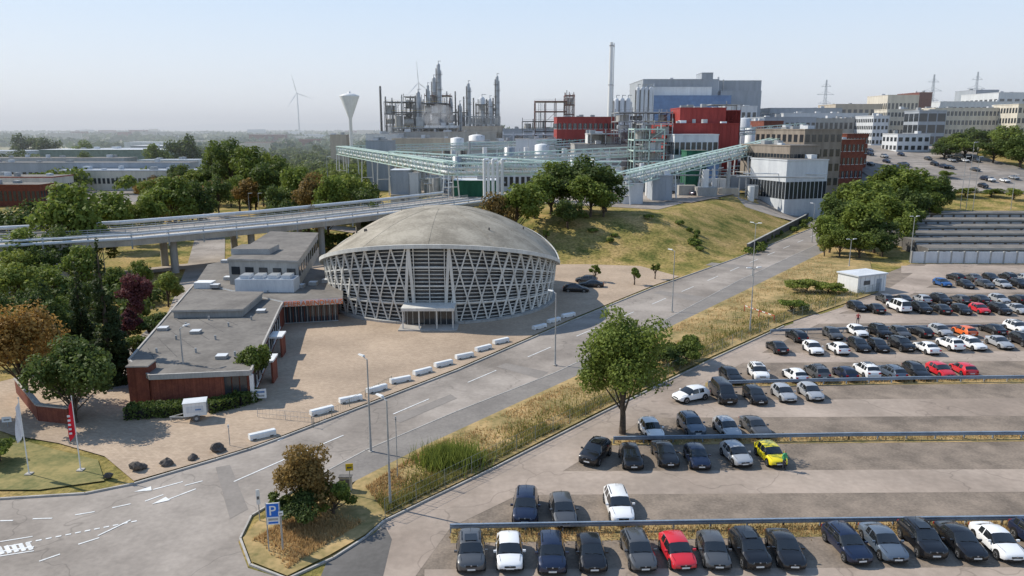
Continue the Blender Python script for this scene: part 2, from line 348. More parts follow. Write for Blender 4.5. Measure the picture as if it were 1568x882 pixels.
for v in np.linspace(0,1,21)[1:-1]:
    for i in range(G):
        mb.beam(wp(2*math.pi*i/G,v,-.25),wp(2*math.pi*(i+1)/G,v,-.25),.24,.10,whitec)
for v in (.01,.27,.5,.74):
    for i in range(G):
        mb.beam(wp(2*math.pi*i/G,v,-.08),wp(2*math.pi*(i+1)/G,v,-.08),.3,.2,whitec)
for i in range(NS):
    aw=((2*math.pi*i/NS+math.pi)%(2*math.pi))-math.pi
    if abs(aw)<.2:mb.beam(wp(aw,0.25,0),wp(aw,1,0),.12,.16,whitec)
for a0,a1 in ((-.205,-.15),(-.115,-.15),(.205,.15),(.115,.15)):
    mb.beam(wp(a0,0,.08),wp(a1,1,.08),.4,.45,whitec)
mb.obj('lattice_facade',parent=hall)
mb=MB()
for i in range(48):
    a=2*math.pi*i/48;b=2*math.pi*(i+1)/48
    mb.beam(hp(18.1,a,.2),hp(18.1,b,.2),.9,.4,concrete)
cy=HY-17.9
mb.box(HX,cy-1.3,2.75,7.2,4.2,.4,whitec)
for x in (-3.4,-1.2,1.2,3.4):mb.box(HX+x,cy-3.1,.1,.16,.16,2.65,whitec)
mb.box(HX,cy-.6,.1,6.8,.6,2.6,glass)
for x in np.linspace(-3.1,3.1,9):mb.box(HX+x,cy-.95,.1,.07,.08,2.6,steel)
mb.box(HX,cy-2.2,.1,8,3.4,.16,kerbm)
mb.obj('entrance_canopy',parent=hall)
# ---------------------------------------------------------------- low brick annexe
ann=bpy.data.objects.new('brick_annexe_building',None);scene.collection.objects.link(ann)
def inset(poly,d):
    c=sum((Vector(p) for p in poly),Vector())/len(poly)
    return [Vector(p)+(Vector(p)-c).normalized()*d for p in poly]
mb=MB();zr=3.4
A=P(228,576,zr);B=P(384,569,zr);C=P(430,470,zr);C2=P(452,433,zr);D2=P(300,432,zr);D=P(196,552,zr)
poly=[A,B,C,C2,D2,D]
wl=inset(poly,-.35)
mb.prism(wl,0,zr-.4,brickm,rooffelt)
mb.prism(poly,zr-.4,zr,concrete,rooffelt)
ip=inset(poly,-.12)
for i in range(len(ip)):
    a=ip[i];b=ip[(i+1)%len(ip)];mb.beam((a.x,a.y,zr+.06),(b.x,b.y,zr+.06),.2,.12,kerbm)
mb.windows(wl[1],wl[2],.6,2.8,1,12,fw=.7,fh=.8,frame=whitep)
n=(wl[1]-wl[0]).normalized()
for k in (0,1,2):mb.box(wl[1].x-n.x*(.7+.75*k),wl[1].y-n.y*(.7+.75*k)-.04,.3,.65,.12,2.6,glass,math.atan2(n.y,n.x))
mb.box(wl[1].x+.1,wl[1].y-.1,0,.3,.3,3.05,whitep)
E=[P(262,476,4.4),P(372,474,4.4),P(404,447,4.4),P(300,446,4.4)]
mb.prism(inset(E,-.3),zr,4.2,concrete,rooffelt);mb.prism(E,4.2,4.45,kerbm,rooffelt)
ch=P(216,556,4.2);mb.box(ch.x,ch.y,0,2.0,2.0,4.1,brickm,.05,rooffelt);mb.box(ch.x,ch.y,4.1,2.15,2.15,.12,kerbm,.05,rooffelt)
for (x,y) in ((285,500),(330,520),(300,540),(350,500),(410,450),(240,540),(360,545),(320,490),(270,520),(385,490)):
    p=P(x,y,zr);mb.cyl((p.x,p.y,zr),(p.x,p.y,zr+.5),.12,n=6,mat=steel)
for (x,y) in ((250,505),(340,548),(400,478),(300,510)):
    p=P(x,y,zr);mb.box(p.x,p.y,zr,1.1,1.1,.35,kerbm,.1,lightclad)
for k in range(1,9):
    a=A.lerp(C,k/9);b=D.lerp(D2,k/9);mb.beam((a.x-1,a.y,zr+.004),(b.x+1,b.y,zr+.004),.08,.02,darksteel)
for u in (.25,.6):
    q=wl[1].lerp(wl[2],u);mb.box(q.x+.9,q.y,2.5,1.6,2.6,.2,whitep,.1);mb.box(q.x+1.5,q.y,0,.2,2.2,2.5,brickm,.1)
mb.obj('front_wing',parent=ann)
mb=MB()
z2=3.6
L2=[P(432,461,z2),P(524,456,z2),P(528,418,z2),P(360,395,z2),P(318,405,z2),P(300,432,z2)]
mb.prism(L2,2.75,z2,whitep,rooffelt)
L3=inset(L2,-1.2);mb.prism(L3,0,2.75,brickm,darkm)
mb.windows((L3[0].x,L3[0].y),(L3[1].x,L3[1].y),.1,2.7,1,10,fw=.85,fh=.92,frame=steel)
U=[Q(350,404,112),Q(456,401,110),Q(487,366,140),Q(415,368,142)]
U=[Vector((u.x,u.y,0)) for u in U]
mb.prism(U,z2-.2,7.4,concrete,rooffelt);mb.prism(inset(U,.25),7.4,7.65,kerbm,rooffelt)
mb.windows((U[1].x,U[1].y),(U[2].x,U[2].y),4.6,7.0,1,10,fw=.5,fh=.6)
mb.windows((U[0].x,U[0].y),(U[1].x,U[1].y),4.6,7.0,1,5,fw=.6,fh=.5)
p=Q(405,392,122);mb.box(p.x,118,7.6,6,5,.9,steel,.0,rooffelt)
p=Q(412,412,109);mb.box(p.x,108,z2,8.5,3.2,1.9,lightclad,.0,greyclad)
for k in range(4):mb.box(p.x-3+k*2,108,z2+1.9,1.3,2.2,.5,lightclad,0,steel)
p=P(369,416,z2+1);mb.box(p.x,p.y-1.,z2,2.2,1.6,2.2,whitep)
for dx in (-.5,.5):
    for dz in (.6,1.6): mb.cyl((p.x+dx,p.y-1.82,z2+dz),(p.x+dx,p.y-1.84,z2+dz),.4,n=12,mat=darkm)
for x,y in ((350,428),(330,440),(460,440),(480,436),(345,402),(500,432),(400,446),(420,438),(375,436)):
    q=P(x,y,z2);mb.box(q.x,q.y,z2,1.2,1.2,.5,steel,0,lightclad)
p=P(300,440,z2);mb.box(p.x+1,p.y+1,z2-.2,2.6,2,.9,whitep)
mb.obj('rear_wing',parent=ann)
cu=bpy.data.curves.new('sign_letters','FONT');cu.body='FEIERABENDHAUS';cu.size=.98;cu.extrude=.06
t=bpy.data.objects.new('sign_letters',cu);scene.collection.objects.link(t);cu.materials.append(orange);t.parent=ann
aa=Vector(L2[0]);bb=Vector(L2[1]);dd=(bb-aa).normalized()
t.location=(aa.x+dd.x*.25,aa.y-.14,2.82);t.rotation_euler=(math.radians(90),0,math.atan2(dd.y,dd.x))
# ---------------------------------------------------------------- vegetation
def tree_mesh(name,h,cw,th,ncl,nleaf,ls,lm,seed,shape='round'):
    rng=np.random.RandomState(seed);cz=th+(h-th)/2;rz=(h-th)/2;rx=cw/2
    mb=MB();tr=max(.12,h*.022)
    p=Vector((0,0,-.3));prev=tr*1.25;top=h*.9 if shape=='cone' else th+(h-th)*.6
    for k in range(1,6):
        q=Vector((rng.uniform(-.02,.02)*h,rng.uniform(-.02,.02)*h,top*k/5))
        if shape=='cone':q.x*=.2;q.y*=.2
        r=tr*(1.15-k*.2)
        mb.cyl(p,q,prev,max(r,.03),8,bark,False);p=q;prev=max(r,.03)
    cl=[]
    if shape=='cone':
        for k in range(ncl):
            u=(k+.3)/ncl;z=th+(h-th)*u;Rk=rx*(1-u)**.95
            for j in range(max(1,int(6*(1-u)+1))):
                a=rng.uniform(0,6.28);f=rng.uniform(.45,.7);cl.append((Rk*f*math.cos(a),Rk*f*math.sin(a),z,max(Rk*.42,.16),max(Rk*.42,.16),(h-th)/ncl*.75))
    else:
        for k in range(ncl):
            v=rng.normal(size=3);v/=np.linalg.norm(v)
            if v[2]<-.55:v[2]*=-.5
            f=rng.uniform(.35,.82);s=rng.uniform(.20,.38)
            cl.append((v[0]*rx*f,v[1]*rx*f,cz+v[2]*rz*f,rx*s,rx*s,rz*s*rng.uniform(.7,1.)))
    for c in cl[:min(len(cl),16)]:
        if shape!='cone':
            s=Vector((0,0,th*.7+(c[2]-th*.7)*rng.uniform(.1,.4)));mb.cyl(s,(c[0],c[1],c[2]),tr*.4,.03,5,bark,False)
    C=np.array(cl);wts=(C[:,3]**2*C[:,5]);wts=wts**.7;wts/=wts.sum()
    idx=rng.choice(len(cl),nleaf,p=wts);d=rng.normal(size=(nleaf,3));d/=np.linalg.norm(d,axis=1)[:,None]
    rr=rng.uniform(.35,1.15,nleaf)**.6
    pos=C[idx,:3]+d*rr[:,None]*C[idx,3:6]
    nrm=d*.7+rng.normal(size=(nleaf,3))*.6+np.array([0,0,.3]);nrm/=np.linalg.norm(nrm,axis=1)[:,None]
    t=np.cross(nrm,rng.normal(size=(nleaf,3)));t/=np.linalg.norm(t,axis=1)[:,None];b=np.cross(nrm,t)
    s=(ls*rng.uniform(.5,1.2,nleaf))[:,None]/2
    quad=np.stack([pos-t*s*1.3,pos-b*s*.8,pos+t*s*1.3,pos+b*s*.8],1).reshape(-1,3)
    nv=len(mb.v);allv=mb.v+[tuple(q) for q in quad]
    faces=mb.f+[[nv+4*i,nv+4*i+1,nv+4*i+2,nv+4*i+3] for i in range(nleaf)]
    me=bpy.data.meshes.new(name);me.from_pydata(allv,[],faces)
    me.materials.append(bark);me.materials.append(lm)
    me.polygons.foreach_set('material_index',[0]*len(mb.f)+[1]*nleaf)
    me.polygons.foreach_set('use_smooth',[True]*len(mb.f)+[False]*nleaf);me.update()
    return me
def spec(name,px,h,cw,th,ncl,nl,ls,lm,seed,shape='round'):
    me=tree_mesh(name,h,cw,th,ncl,nl,ls,lm,seed,shape);p=P(*px) if len(px)==2 else Vector(px)
    o=bpy.data.objects.new(name,me);scene.collection.objects.link(o);o.location=(p.x,p.y,Hf(p.x,p.y));return o
spec('deciduous_tree',(953,664),12.2,9.0,1.6,46,17000,.28,leafG,3)
spec('autumn_bush',(463,792),5.6,5.2,.2,24,8000,.2,leafR,5)
spec('shrub',(510,788),2.6,3.6,.1,12,3600,.18,leafG,6)
spec('shrub',(425,800),2.4,2.8,.1,9,2600,.18,leafG,8)
spec('shrub',(470,800),2.4,4.8,.1,12,3600,.18,leafD,38)
spec('deciduous_tree',(392,600),5.6,4.4,.5,16,5000,.24,leafG,9)
spec('deciduous_tree',(118,648),8.2,8.4,.2,30,9500,.32,leafD,11)
spec('autumn_tree',(44,616),12.0,8.0,.8,32,9000,.3,leafO,12)
spec('deciduous_tree',(-60,640),10,8,1.5,24,5000,.35,leafG,13)
spec('conifer',(172,585),15.8,5.4,.1,26,12000,.32,leafC,14,'cone')
spec('conifer',(134,575),13.,4.6,.1,22,8000,.32,leafC,15,'cone')
spec('deciduous_tree',(92,575),9.0,7.0,.4,22,7000,.34,leafD,31)
spec('purple_tree',(214,500),7.8,5.6,.8,20,5000,.3,leafP,16)
spec('purple_tree',(198,530),5.0,3.6,.6,14,3000,.3,leafP,17)
spec('deciduous_tree',(258,470),6.0,5.,.4,14,3400,.3,leafL,18)
spec('shrub',(232,520),4.,6.,.1,14,3600,.3,leafD,19)
spec('shrub',(205,545),3.,5.,.1,12,3000,.3,leafG,32)
spec('shrub',(1050,556),3.6,5.5,.1,14,5000,.24,leafG,20)
spec('shrub',(1020,566),2.8,5.,.1,12,3400,.24,leafD,21)
spec('shrub',(985,585),2.0,4.,.1,12,3000,.24,leafG,33)
spec('shrub',(362,620),2.,1.4,.1,6,900,.2,leafD,22)
spec('shrub',(1236,448),2.6,7,.1,12,3400,.3,leafL,34)
spec('shrub',(1212,478),2.2,5,.1,12,3000,.3,leafG,35)
spec('shrub',(1268,450),2.2,6,.1,12,3000,.3,leafL,36)
spec('street_tree',(911,432),3.6,2.4,1.0,9,1200,.25,leafG,23)
spec('street_tree',(971,437),3.2,2.2,1.0,9,1200,.25,leafG,24)
spec('street_tree',(1003,428),3.0,2.,1.0,8,900,.25,leafL,27)
spec('street_tree',(836,392),3.2,2.,1.0,8,900,.25,leafG,25)
spec('pavement_shrub',(0,708),2.2,5,.1,10,2500,.25,leafG,26)
V=[tree_mesh('deciduous_tree',12,10,1.0,26,3200,.56,m,40+i) for i,m in enumerate((leafG,leafD,leafL,leafG,leafR))]
def bt(x,ytop,Y,wpx,v=None,base=None):
    top=Q(x,ytop,Y);b=Hf(top.x,Y) if base is None else base;h=max(3,top.z-b);w=wpx/F*Y
    inst('deciduous_tree',V[v if v is not None else random.randrange(4)],(top.x,Y,b),random.uniform(0,6.28),(w/10,w/10,h/12))
for a in [(20,390,105,90),(70,410,112,80),(100,268,140,120,0),(25,300,150,110,1),(-40,290,150,120,0),(165,285,165,90,0),(50,425,95,70,1),(10,440,90,70,1),
    (195,300,175,60,2),(260,262,190,90,0),(300,268,200,70,1),(230,290,180,60,0),(120,420,105,50,1),(90,335,130,70,1),(215,395,125,40,0),
    (330,262,230,50,1),(60,400,118,60,0),(0,350,135,80,0),(45,340,128,90,0),(140,330,140,70,2),(120,370,120,70,0),(0,470,84,90,0),(30,480,82,60,1),
    (85,450,96,60,0),(175,405,118,45,0),(20,370,120,80,2),(60,370,122,60,1),
    (385,215,260,70,0),(350,203,300,70,1),(330,207,320,60,0),(410,232,240,80,1),(450,248,225,70,0),(470,262,210,60,4),(420,222,270,60,2),
    (530,255,215,80,2),(500,262,205,60,0),(560,275,205,60,1),(545,262,235,60,0),(435,300,180,60,1),(500,300,185,60,0),(560,305,185,60,1),(470,310,175,40,4),
    (790,272,163,100,0),(760,288,160,60,4),(845,255,176,90,1),(890,230,180,120,1),(930,252,182,70,1),(820,262,172,80,0),(905,262,172,80,0),(870,300,165,60,1),(860,240,185,80,0),(925,285,172,60,0),
    (1290,292,172,80,1),(1275,325,163,60,0),(1320,300,166,80,0),(1340,270,200,100,0),(1385,250,215,100,0),(1415,256,225,80,1),(1300,274,210,90,0),(1345,325,163,80,1),(1370,290,185,90,0),(1400,280,190,70,1),(1360,245,240,80,0),(1265,355,158,30,2),(1320,350,156,60,0),(1390,320,170,50,0),(1355,350,158,50,1),(1290,345,157,50,0),(1425,290,205,50,0),(1440,262,230,60,1),
    (1460,200,330,60,0),(1500,192,340,60,1),(1550,187,320,60,0),(1570,205,300,70,1),(1450,260,280,30,0),(1480,285,250,40,2),(1520,288,250,40,0),(1555,285,245,30,2),(1440,275,250,40,0),(1480,208,320,50,0),(1525,210,310,50,1),(1540,195,330,50,0),(1450,215,320,50,1),
    (1610,300,220,60,0),(280,200,420,60,1),(240,215,400,50,0),(40,200,520,60,1),(70,205,500,50,1),(128,215,480,40,3),(20,225,420,60,1),(128,232,400,30,3)]:
    bt(*a[:4],v=a[4] if len(a)>4 else None)
for _ in range(80):
    Y=R(205,330);X=R(-125,-58)*Y/260
    if abs(X-(-92-(Y-230)*.72))<7: continue
    s=R(.75,1.15);inst('deciduous_tree',random.choice(V),(X,Y,Hf(X,Y)),R(0,6.28),(s,s,s*R(.75,1.05)))
def belt(name,pts,n,s,lm):
    rng=np.random.RandomState(len(name)+n);V_=[];F_=[]
    for k in range(len(pts)):
        x,y,r,h=pts[k];b=Hf(x,y);m=n
        d=rng.normal(size=(m,3));d/=np.linalg.norm(d,axis=1)[:,None];d[:,2]=np.abs(d[:,2])*1.0-.15
        pos=np.array([x,y,b+h*.35])+d*np.array([r,r,h*.65])*rng.uniform(.6,1.05,m)[:,None]
        nr=d+rng.normal(size=(m,3))*.5;nr/=np.linalg.norm(nr,axis=1)[:,None]
        t=np.cross(nr,rng.normal(size=(m,3)));t/=np.linalg.norm(t,axis=1)[:,None];bb=np.cross(nr,t)
        q=np.stack([pos-t*s,pos-bb*s*.7,pos+t*s,pos+bb*s*.7],1).reshape(-1,3)
        o=len(V_);V_.extend(q.tolist());F_.extend([(o+4*i,o+4*i+1,o+4*i+2,o+4*i+3) for i in range(m)])
    me=bpy.data.meshes.new(name);me.from_pydata(V_,[],F_);me.materials.append(lm);o=bpy.data.objects.new(name,me);scene.collection.objects.link(o)
belt('tree_belt',[( R(-210,-60),R(300,440),R(5,9),R(7,12)) for _ in range(80)],170,1.0,leafG)
belt('tree_belt',[( R(-420,-60),R(440,650),R(7,12),R(8,14)) for _ in range(130)],110,1.6,leafF)
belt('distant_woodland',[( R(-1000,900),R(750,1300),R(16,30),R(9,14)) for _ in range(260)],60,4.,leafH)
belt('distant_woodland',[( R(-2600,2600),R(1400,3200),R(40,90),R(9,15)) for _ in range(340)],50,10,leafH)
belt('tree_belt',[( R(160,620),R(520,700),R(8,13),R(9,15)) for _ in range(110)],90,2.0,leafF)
belt('shrubbery',[( -45+R(-10,40)*.9,R(163,190),R(2,4),R(2,4)) for _ in range(26)]+[(R(-85,-52),R(84,120),R(2,4),R(2,5)) for _ in range(40)],200,.4,leafD)
belt('slope_scrub',[( R(50,54)+u*34,R(160,163)+u*58,R(.8,1.8),R(.8,1.8)) for u in np.linspace(0,1,14)]+[(R(8,46),R(156,172),R(.5,1.3),R(.5,1.3)) for _ in range(14)],120,.3,leafG)
hm=M('hazy_hills',(.24,.31,.36),(.20,.27,.32),scale=.002,fine=.02)  # bluish aerial haze painted into the hill colour
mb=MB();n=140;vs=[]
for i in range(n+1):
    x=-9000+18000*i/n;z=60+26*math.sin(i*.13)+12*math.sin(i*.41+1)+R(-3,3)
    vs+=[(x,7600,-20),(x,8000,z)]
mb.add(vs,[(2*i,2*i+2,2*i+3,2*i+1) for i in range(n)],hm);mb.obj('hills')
mb=MB()
for _ in range(170):
    Y=R(700,2600);x=R(-.75,.8)*Y;z=Hf(x,Y);w_=R(12,60);mb.box(x,Y,z-1,w_,R(10,25),R(5,13)*(1+Y/3000),random.choice((lightclad,cream,beige,brickm,whitep)),R(-.3,.3),random.choice((rooffelt,lightclad,brickm)))
mb.obj('distant_town')
def blades(name,n,sampler,h,lm,w=.05):
    V_=[];F_=[]
    for i in range(n):
        x,y=sampler();z=Hf(x,y)+.1;hh=h*R(.4,1.2);a=R(0,3.14);dx=math.cos(a)*w;dy=math.sin(a)*w;lx=R(-.4,.4)*hh;ly=R(-.4,.4)*hh
        o=len(V_);V_+= [(x-dx,y-dy,z),(x+dx,y+dy,z),(x+lx,y+ly,z+hh)];F_.append((o,o+1,o+2))
    me=bpy.data.meshes.new(name);me.from_pydata(V_,[],F_);me.materials.append(lm);o=bpy.data.objects.new(name,me);scene.collection.objects.link(o)
va=[P(*p) for p in ((560,748),(650,690),(880,584),(1000,518),(1140,450),(1255,392))]
vb=[P(*p) for p in ((592,790),(760,706),(920,626),(1090,543),(1200,494),(1330,450))]
def vs_(bias=1.,t0=0,t1=1):
    while True:
        t=R(t0,t1)*5;i=min(int(t),4);u=t-i;a=va[i].lerp(va[i+1],u);b=vb[i].lerp(vb[i+1],u);q=a.lerp(b,R(0,1)**bias)
        if noise.noise(Vector((q.x*.35,q.y*.35,bias*9)))>R(-.45,.15):return q.x,q.y
blades('verge_dry_grass',15000,lambda:vs_(1.2),.28,bladeD,.05)
blades('verge_green_grass',12000,lambda:vs_(.25),.55,bladeG,.05)
gt=P(690,712)
blades('tall_grass_clump',2200,lambda:(gt.x+random.gauss(0,1.1),gt.y+random.gauss(0,.8)),1.7,leafL,.05)
isl=[P(*p) for p in ((385,830),(480,775),(560,800),(440,874))]
def isam():
    a=isl[0].lerp(isl[1],R(0,1));b=isl[3].lerp(isl[2],R(0,1));q=a.lerp(b,R(0,1));return q.x,q.y
blades('island_grass',5000,isam,.3,bladeD,.05)
def railgrass():
    k=random.choice(((690,815,1600,803),(690,826,1600,811),(940,677,1600,668),(1085,589,1600,580)))
    q=P(k[0],k[1]).lerp(P(k[2],k[3]),R(0,1));return q.x+R(-.2,.2),q.y+random.gauss(0,.35)
blades('rail_strip_grass',9000,railgrass,.22,bladeD,.05)
def hedge(name,pts,w,h,lm,dens=260):
    V_=[];F_=[];mb=MB()
    for i in range(len(pts)-1):
        a=P(*pts[i]);b=P(*pts[i+1]);d=b-a;L_=d.length;nrm=Vector((-d.y,d.x,0)).normalized()
        mb.beam((a.x,a.y,h*.42),(b.x,b.y,h*.42),w*.7,h*.82,darkm)
        for k in range(int(L_*dens)):
            u=R(0,1);f=random.choice((0,1,1,2))
            if f==0:o,z=-w/2,R(0,h)
            elif f==1:o,z=R(-w/2,w/2),h
            else:o,z=w/2,R(0,h)
            c=a+d*u+nrm*(o+R(-.12,.12));c.z=z+R(-.12,.12);t=Vector((R(-1,1),R(-1,1),R(-1,1))).normalized();q=t.cross(Vector((R(-1,1),R(-1,1),R(-1,1)))).normalized();s=.11
            n0=len(V_);V_+=[c-t*s*1.3,c-q*s,c+t*s*1.3,c+q*s];F_.append((n0,n0+1,n0+2,n0+3))
    mb.add(V_,[tuple(f) for f in F_],lm);mb.obj(name)
hedge('hedge',[(195,640),(290,634)],1.8,1.2,leafD)
hedge('hedge',[(240,618),(290,613)],1.4,1.3,leafG)
hedge('hedge',[(318,632),(362,622)],1.6,1.1,leafD)
hedge('hedge',[(365,622),(395,612)],1.4,1.2,leafD)
# ---------------------------------------------------------------- street furniture
def lamp(base,ytop,two=False,ang=0.):
    b=P(*base);z=Hf(b.x,b.y);h=Q(base[0],ytop,b.y).z-z
    mb=MB();mb.cyl((0,0,0),(0,0,1.2),.11,.1,8,steel);mb.cyl((0,0,1.2),(0,0,h-.15),.09,.05,8,steel)
    for s in ((1,-1) if two else (1,)):
        mb.cyl((0,0,h-.2),(.55*s,0,h-.02),.04,.035,6,steel)
        mb.add([(.4*s,-.13,h-.03),(.4*s,.13,h-.03),(1.15*s,.10,h+.02),(1.15*s,-.10,h+.02),(.45*s,-.1,h+.09),(.45*s,.1,h+.09),(1.1*s,.06,h+.1),(1.1*s,-.06,h+.1)],[(0,1,2,3),(4,7,6,5),(0,4,5,1),(1,5,6,2),(2,6,7,3),(3,7,4,0)],whitep)
    mb.box(0,0,0,.4,.4,.06,kerbm)
    o=mb.obj('street_lamp',(b.x,b.y,z+.1));o.rotation_euler=(0,0,ang)
for a in [((568,693),549,False,2.4),((598,778),612,False,2.4),((850,560),448,False,2.4),((1029,478),384,False,2.4),((1152,424),342,True,2.4),((1148,508),411,True,.3),((1243,371),312,False,2.4),((1300,408),367,True,.2),((1393,402),332,True,.2),((162,424),378,False,.3),((285,606),502,False,1.)]:lamp(a[0],a[1],a[2],a[3])
for x,y in ((402,668),(493,631),(537,613),(577,597),(613,583),(647,570),(679,558),(711,546),(740,534),(767,523),(826,501),(848,491),(870,483)):
    p=P(x,y+3);mb=MB();r=.66
    L0=1.15;prof=[(-.3,0),(.3,0),(.3,.42),(.22,.5),(-.22,.5),(-.3,.42)]
    vs=[(-L0,a,b_) for a,b_ in prof]+[(L0,a,b_) for a,b_ in prof]
    mb.add(vs,[(i,(i+1)%6,6+(i+1)%6,6+i) for i in range(6)]+[(5,4,3,2,1,0),(6,7,8,9,10,11)],whitep)
    for s in (-.75,.75): mb.box(s,0,-.02,.3,.64,.12,darksteel)
    o=mb.obj('concrete_barrier_block',(p.x,p.y,.14));o.rotation_euler=(0,0,r+R(-.12,.12))
for i,(x,y,s) in enumerate(((335,692,.52),(296,704,.36),(255,714,.42),(213,721,.5),(167,733,.3))):
    bm=bmesh.new();bmesh.ops.create_icosphere(bm,subdivisions=2,radius=s)
    for v_ in bm.verts:
        nn=noise.noise(v_.co*2.2+Vector((i*7,0,0)));v_.co*=1+.7*nn;v_.co.x*=1.15
        v_.co=Vector([round(c*3/s)/3*s*.5+c*.5 for c in v_.co])
    me=bpy.data.meshes.new('boulder');bm.to_mesh(me);me.materials.append(rock);p=P(x,y);inst('boulder',me,(p.x,p.y,.1+s*.45),R(0,3))
def flag(base,ytop,mat,rev=1):
    b=P(*base);h=Q(base[0],ytop,b.y).z;mb=MB();mb.cyl((0,0,0),(0,0,h),.05,.03,8,whitep);mb.cyl((0,0,h),(0,0,h+.1),.06,n=6,mat=steel)
    nu,nv=7,14;vs=[]
    for j in range(nv+1):
        for i in range(nu+1):
            u=i/nu;v_=j/nv;w=.8*u*(1-.35*v_*v_)*(.55+.45*v_);vs.append((rev*w*.8,.12*math.sin(u*8+v_*4)*(.3+u)-.1*u,h-.15-2.9*v_-.9*u*(1-v_*.3)))
    mb.add(vs,[(j*(nu+1)+i,j*(nu+1)+i+1,(j+1)*(nu+1)+i+1,(j+1)*(nu+1)+i) for j in range(nv) for i in range(nu)],mat,True)
    if mat is redp:
        for k in range(5): mb.box(rev*.3,-.2,h-1.6-k*.36,.2,.02,.16,whitef,.3)
    mb.box(0,0,0,.5,.5,.1,kerbm);mb.obj('flagpole',(b.x,b.y,.1))
flag((124,722),610,redp,-1);flag((45,728),612,whitef,-1)
mb=MB()
pts=[P(28,602),P(60,592),P(112,640),P(108,650),P(62,645)]
for a,b_ in ((0,4),(4,3)):
    mb.beam((pts[a].x,pts[a].y,.8),(pts[b_].x,pts[b_].y,.8),.35,1.6,brickm);mb.beam((pts[a].x,pts[a].y,1.66),(pts[b_].x,pts[b_].y,1.66),.5,.12,kerbm)
mb.obj('brick_garden_wall')
p=P(301,643);mb=MB();mb.box(0,0,.55,2.0,1.4,1.25,whitep);mb.box(0,0,1.8,2.1,1.5,.06,lightclad);mb.beam((-1.05,-.5,.5),(-2.3,0,.45),.08,.08,steel);mb.beam((-1.05,.5,.5),(-2.3,0,.45),.08,.08,steel);mb.cyl((-2.2,0,.45),(-2.2,0,0),.04,n=6,mat=steel)
for y in (-.73,.73):mb.cyl((.1,y-.08,.32),(.1,y+.08,.32),.32,n=14,mat=darksteel);mb.cyl((.1,y-.09,.32),(.1,y+.09,.32),.15,n=10,mat=steel)
mb.box(0,-.71,.9,1.5,.03,.6,lightclad);mb.box(.3,-.73,1.1,.5,.02,.14,blueclad);mb.box(1.01,0,.7,.03,.9,.9,steel);o=mb.obj('box_trailer',(p.x,p.y,.1));o.rotation_euler=(0,0,.3)
p=P(400,616);mb=MB();mb.box(0,0,.35,1.1,.06,.95,whitep)
for x in (-.45,.45):mb.cyl((x,.05,0),(x,.05,1.3),.04,n=6,mat=steel)
mb.box(0,-.04,.9,.8,.02,.2,blueclad);mb.box(0,-.04,.5,.7,.02,.2,steel);o=mb.obj('information_board',(p.x,p.y,.1));o.rotation_euler=(0,0,.2)
ps=bpy.data.objects.new('parking_sign',None);scene.collection.objects.link(ps);p=P(434,846);ps.location=(p.x-.5,p.y,.1);ps.rotation_euler=(0,0,.15)
mb=MB();hh=3.4
for x in (-.42,.42):mb.cyl((x,.06,0),(x,.06,hh),.04,n=8,mat=steel)
mb.box(0,0,1.9,.8,.05,1.5,whitep);mb.box(0,-.035,2.45,.74,.02,.9,signblue);mb.box(0,-.035,2.2,.6,.02,.14,steel)
mb.box(0,-.035,1.98,.6,.02,.12,signblue)
mb.obj('board',parent=ps)
cu=bpy.data.curves.new('letter_p','FONT');cu.body='P';cu.size=.95;cu.extrude=.01;cu.materials.append(whitep);t=bpy.data.objects.new('letter_p',cu);scene.collection.objects.link(t);t.parent=ps;t.location=(-.26,-.06,2.58);t.rotation_euler=(math.pi/2,0,0)
def postsign(base,ytop,w,h,mat,name='traffic_sign',rz=.2):
    b=P(*base);zt=Q(base[0],ytop,b.y).z;mb=MB();mb.cyl((0,.05,0),(0,.05,zt),.035,n=8,mat=steel);mb.box(0,0,zt-h,w,.04,h,mat);mb.box(0,.025,zt-h+.03,w*.9,.02,h*.9,steel);mb.box(0,-.03,zt-h*.65,w*.6,.02,h*.2,darksteel);o=mb.obj(name,(b.x,b.y,.1));o.rotation_euler=(0,0,rz)
postsign((398,800),752,.25,1.1,whitep);postsign((434,846),785,.3,.3,whitep);postsign((537,760),712,.55,.55,yellowp,'yellow_sign')
postsign((352,684),652,.12,.3,whitep);postsign((609,735),640,.1,.4,steel);postsign((12,655),640,.8,.5,whitep);postsign((478,655),640,.1,.1,steel)
mb=MB();mb.box(0,0,0,.9,.4,1.1,steel);mb.box(0,0,1.1,1.,.5,.06,darksteel);mb.box(0,-.21,.15,.75,.02,.8,darksteel);p=P(530,752);mb.obj('cable_cabinet',(p.x,p.y,.1))
def fence(name,pts,h,post=2.4,mat=steel,wires=5,w=.02):
    mb=MB()
    for i in range(len(pts)-1):
        a=P(*pts[i]);b=P(*pts[i+1]);L_=(b-a).length;k=max(1,int(L_/post))
        za=Hf(a.x,a.y);zb=Hf(b.x,b.y)
        for j in range(k+1):
            q=a.lerp(b,j/k);z=za+(zb-za)*j/k;mb.cyl((q.x,q.y,z),(q.x,q.y,z+h),.03,n=5,mat=mat)
        for j in range(wires):
            z=h*(j+1)/wires-.02;mb.beam((a.x,a.y,za+z),(b.x,b.y,zb+z),w,w,mat)
        kk=int(L_/.35)
        for j in range(kk):
            q=a.lerp(b,(j+.5)/kk);z=za+(zb-za)*(j+.5)/kk;mb.beam((q.x,q.y,z+.1),(q.x,q.y,z+h),.012,.012,mat)
    mb.obj(name)
fencem=M('fence_wire',(.22,.24,.2),(.14,.15,.13),rough=.5)
fence('chain_link_fence',[(590,795),(760,708),(920,628),(1090,545),(1200,495),(1345,447)],1.6,mat=fencem,wires=3,w=.015)
fence('chain_link_fence',[(395,640),(480,648)],1.0,mat=steel,wires=2)
fence('chain_link_fence',[(480,655),(560,610),(600,588)],.9,mat=fencem,wires=1)
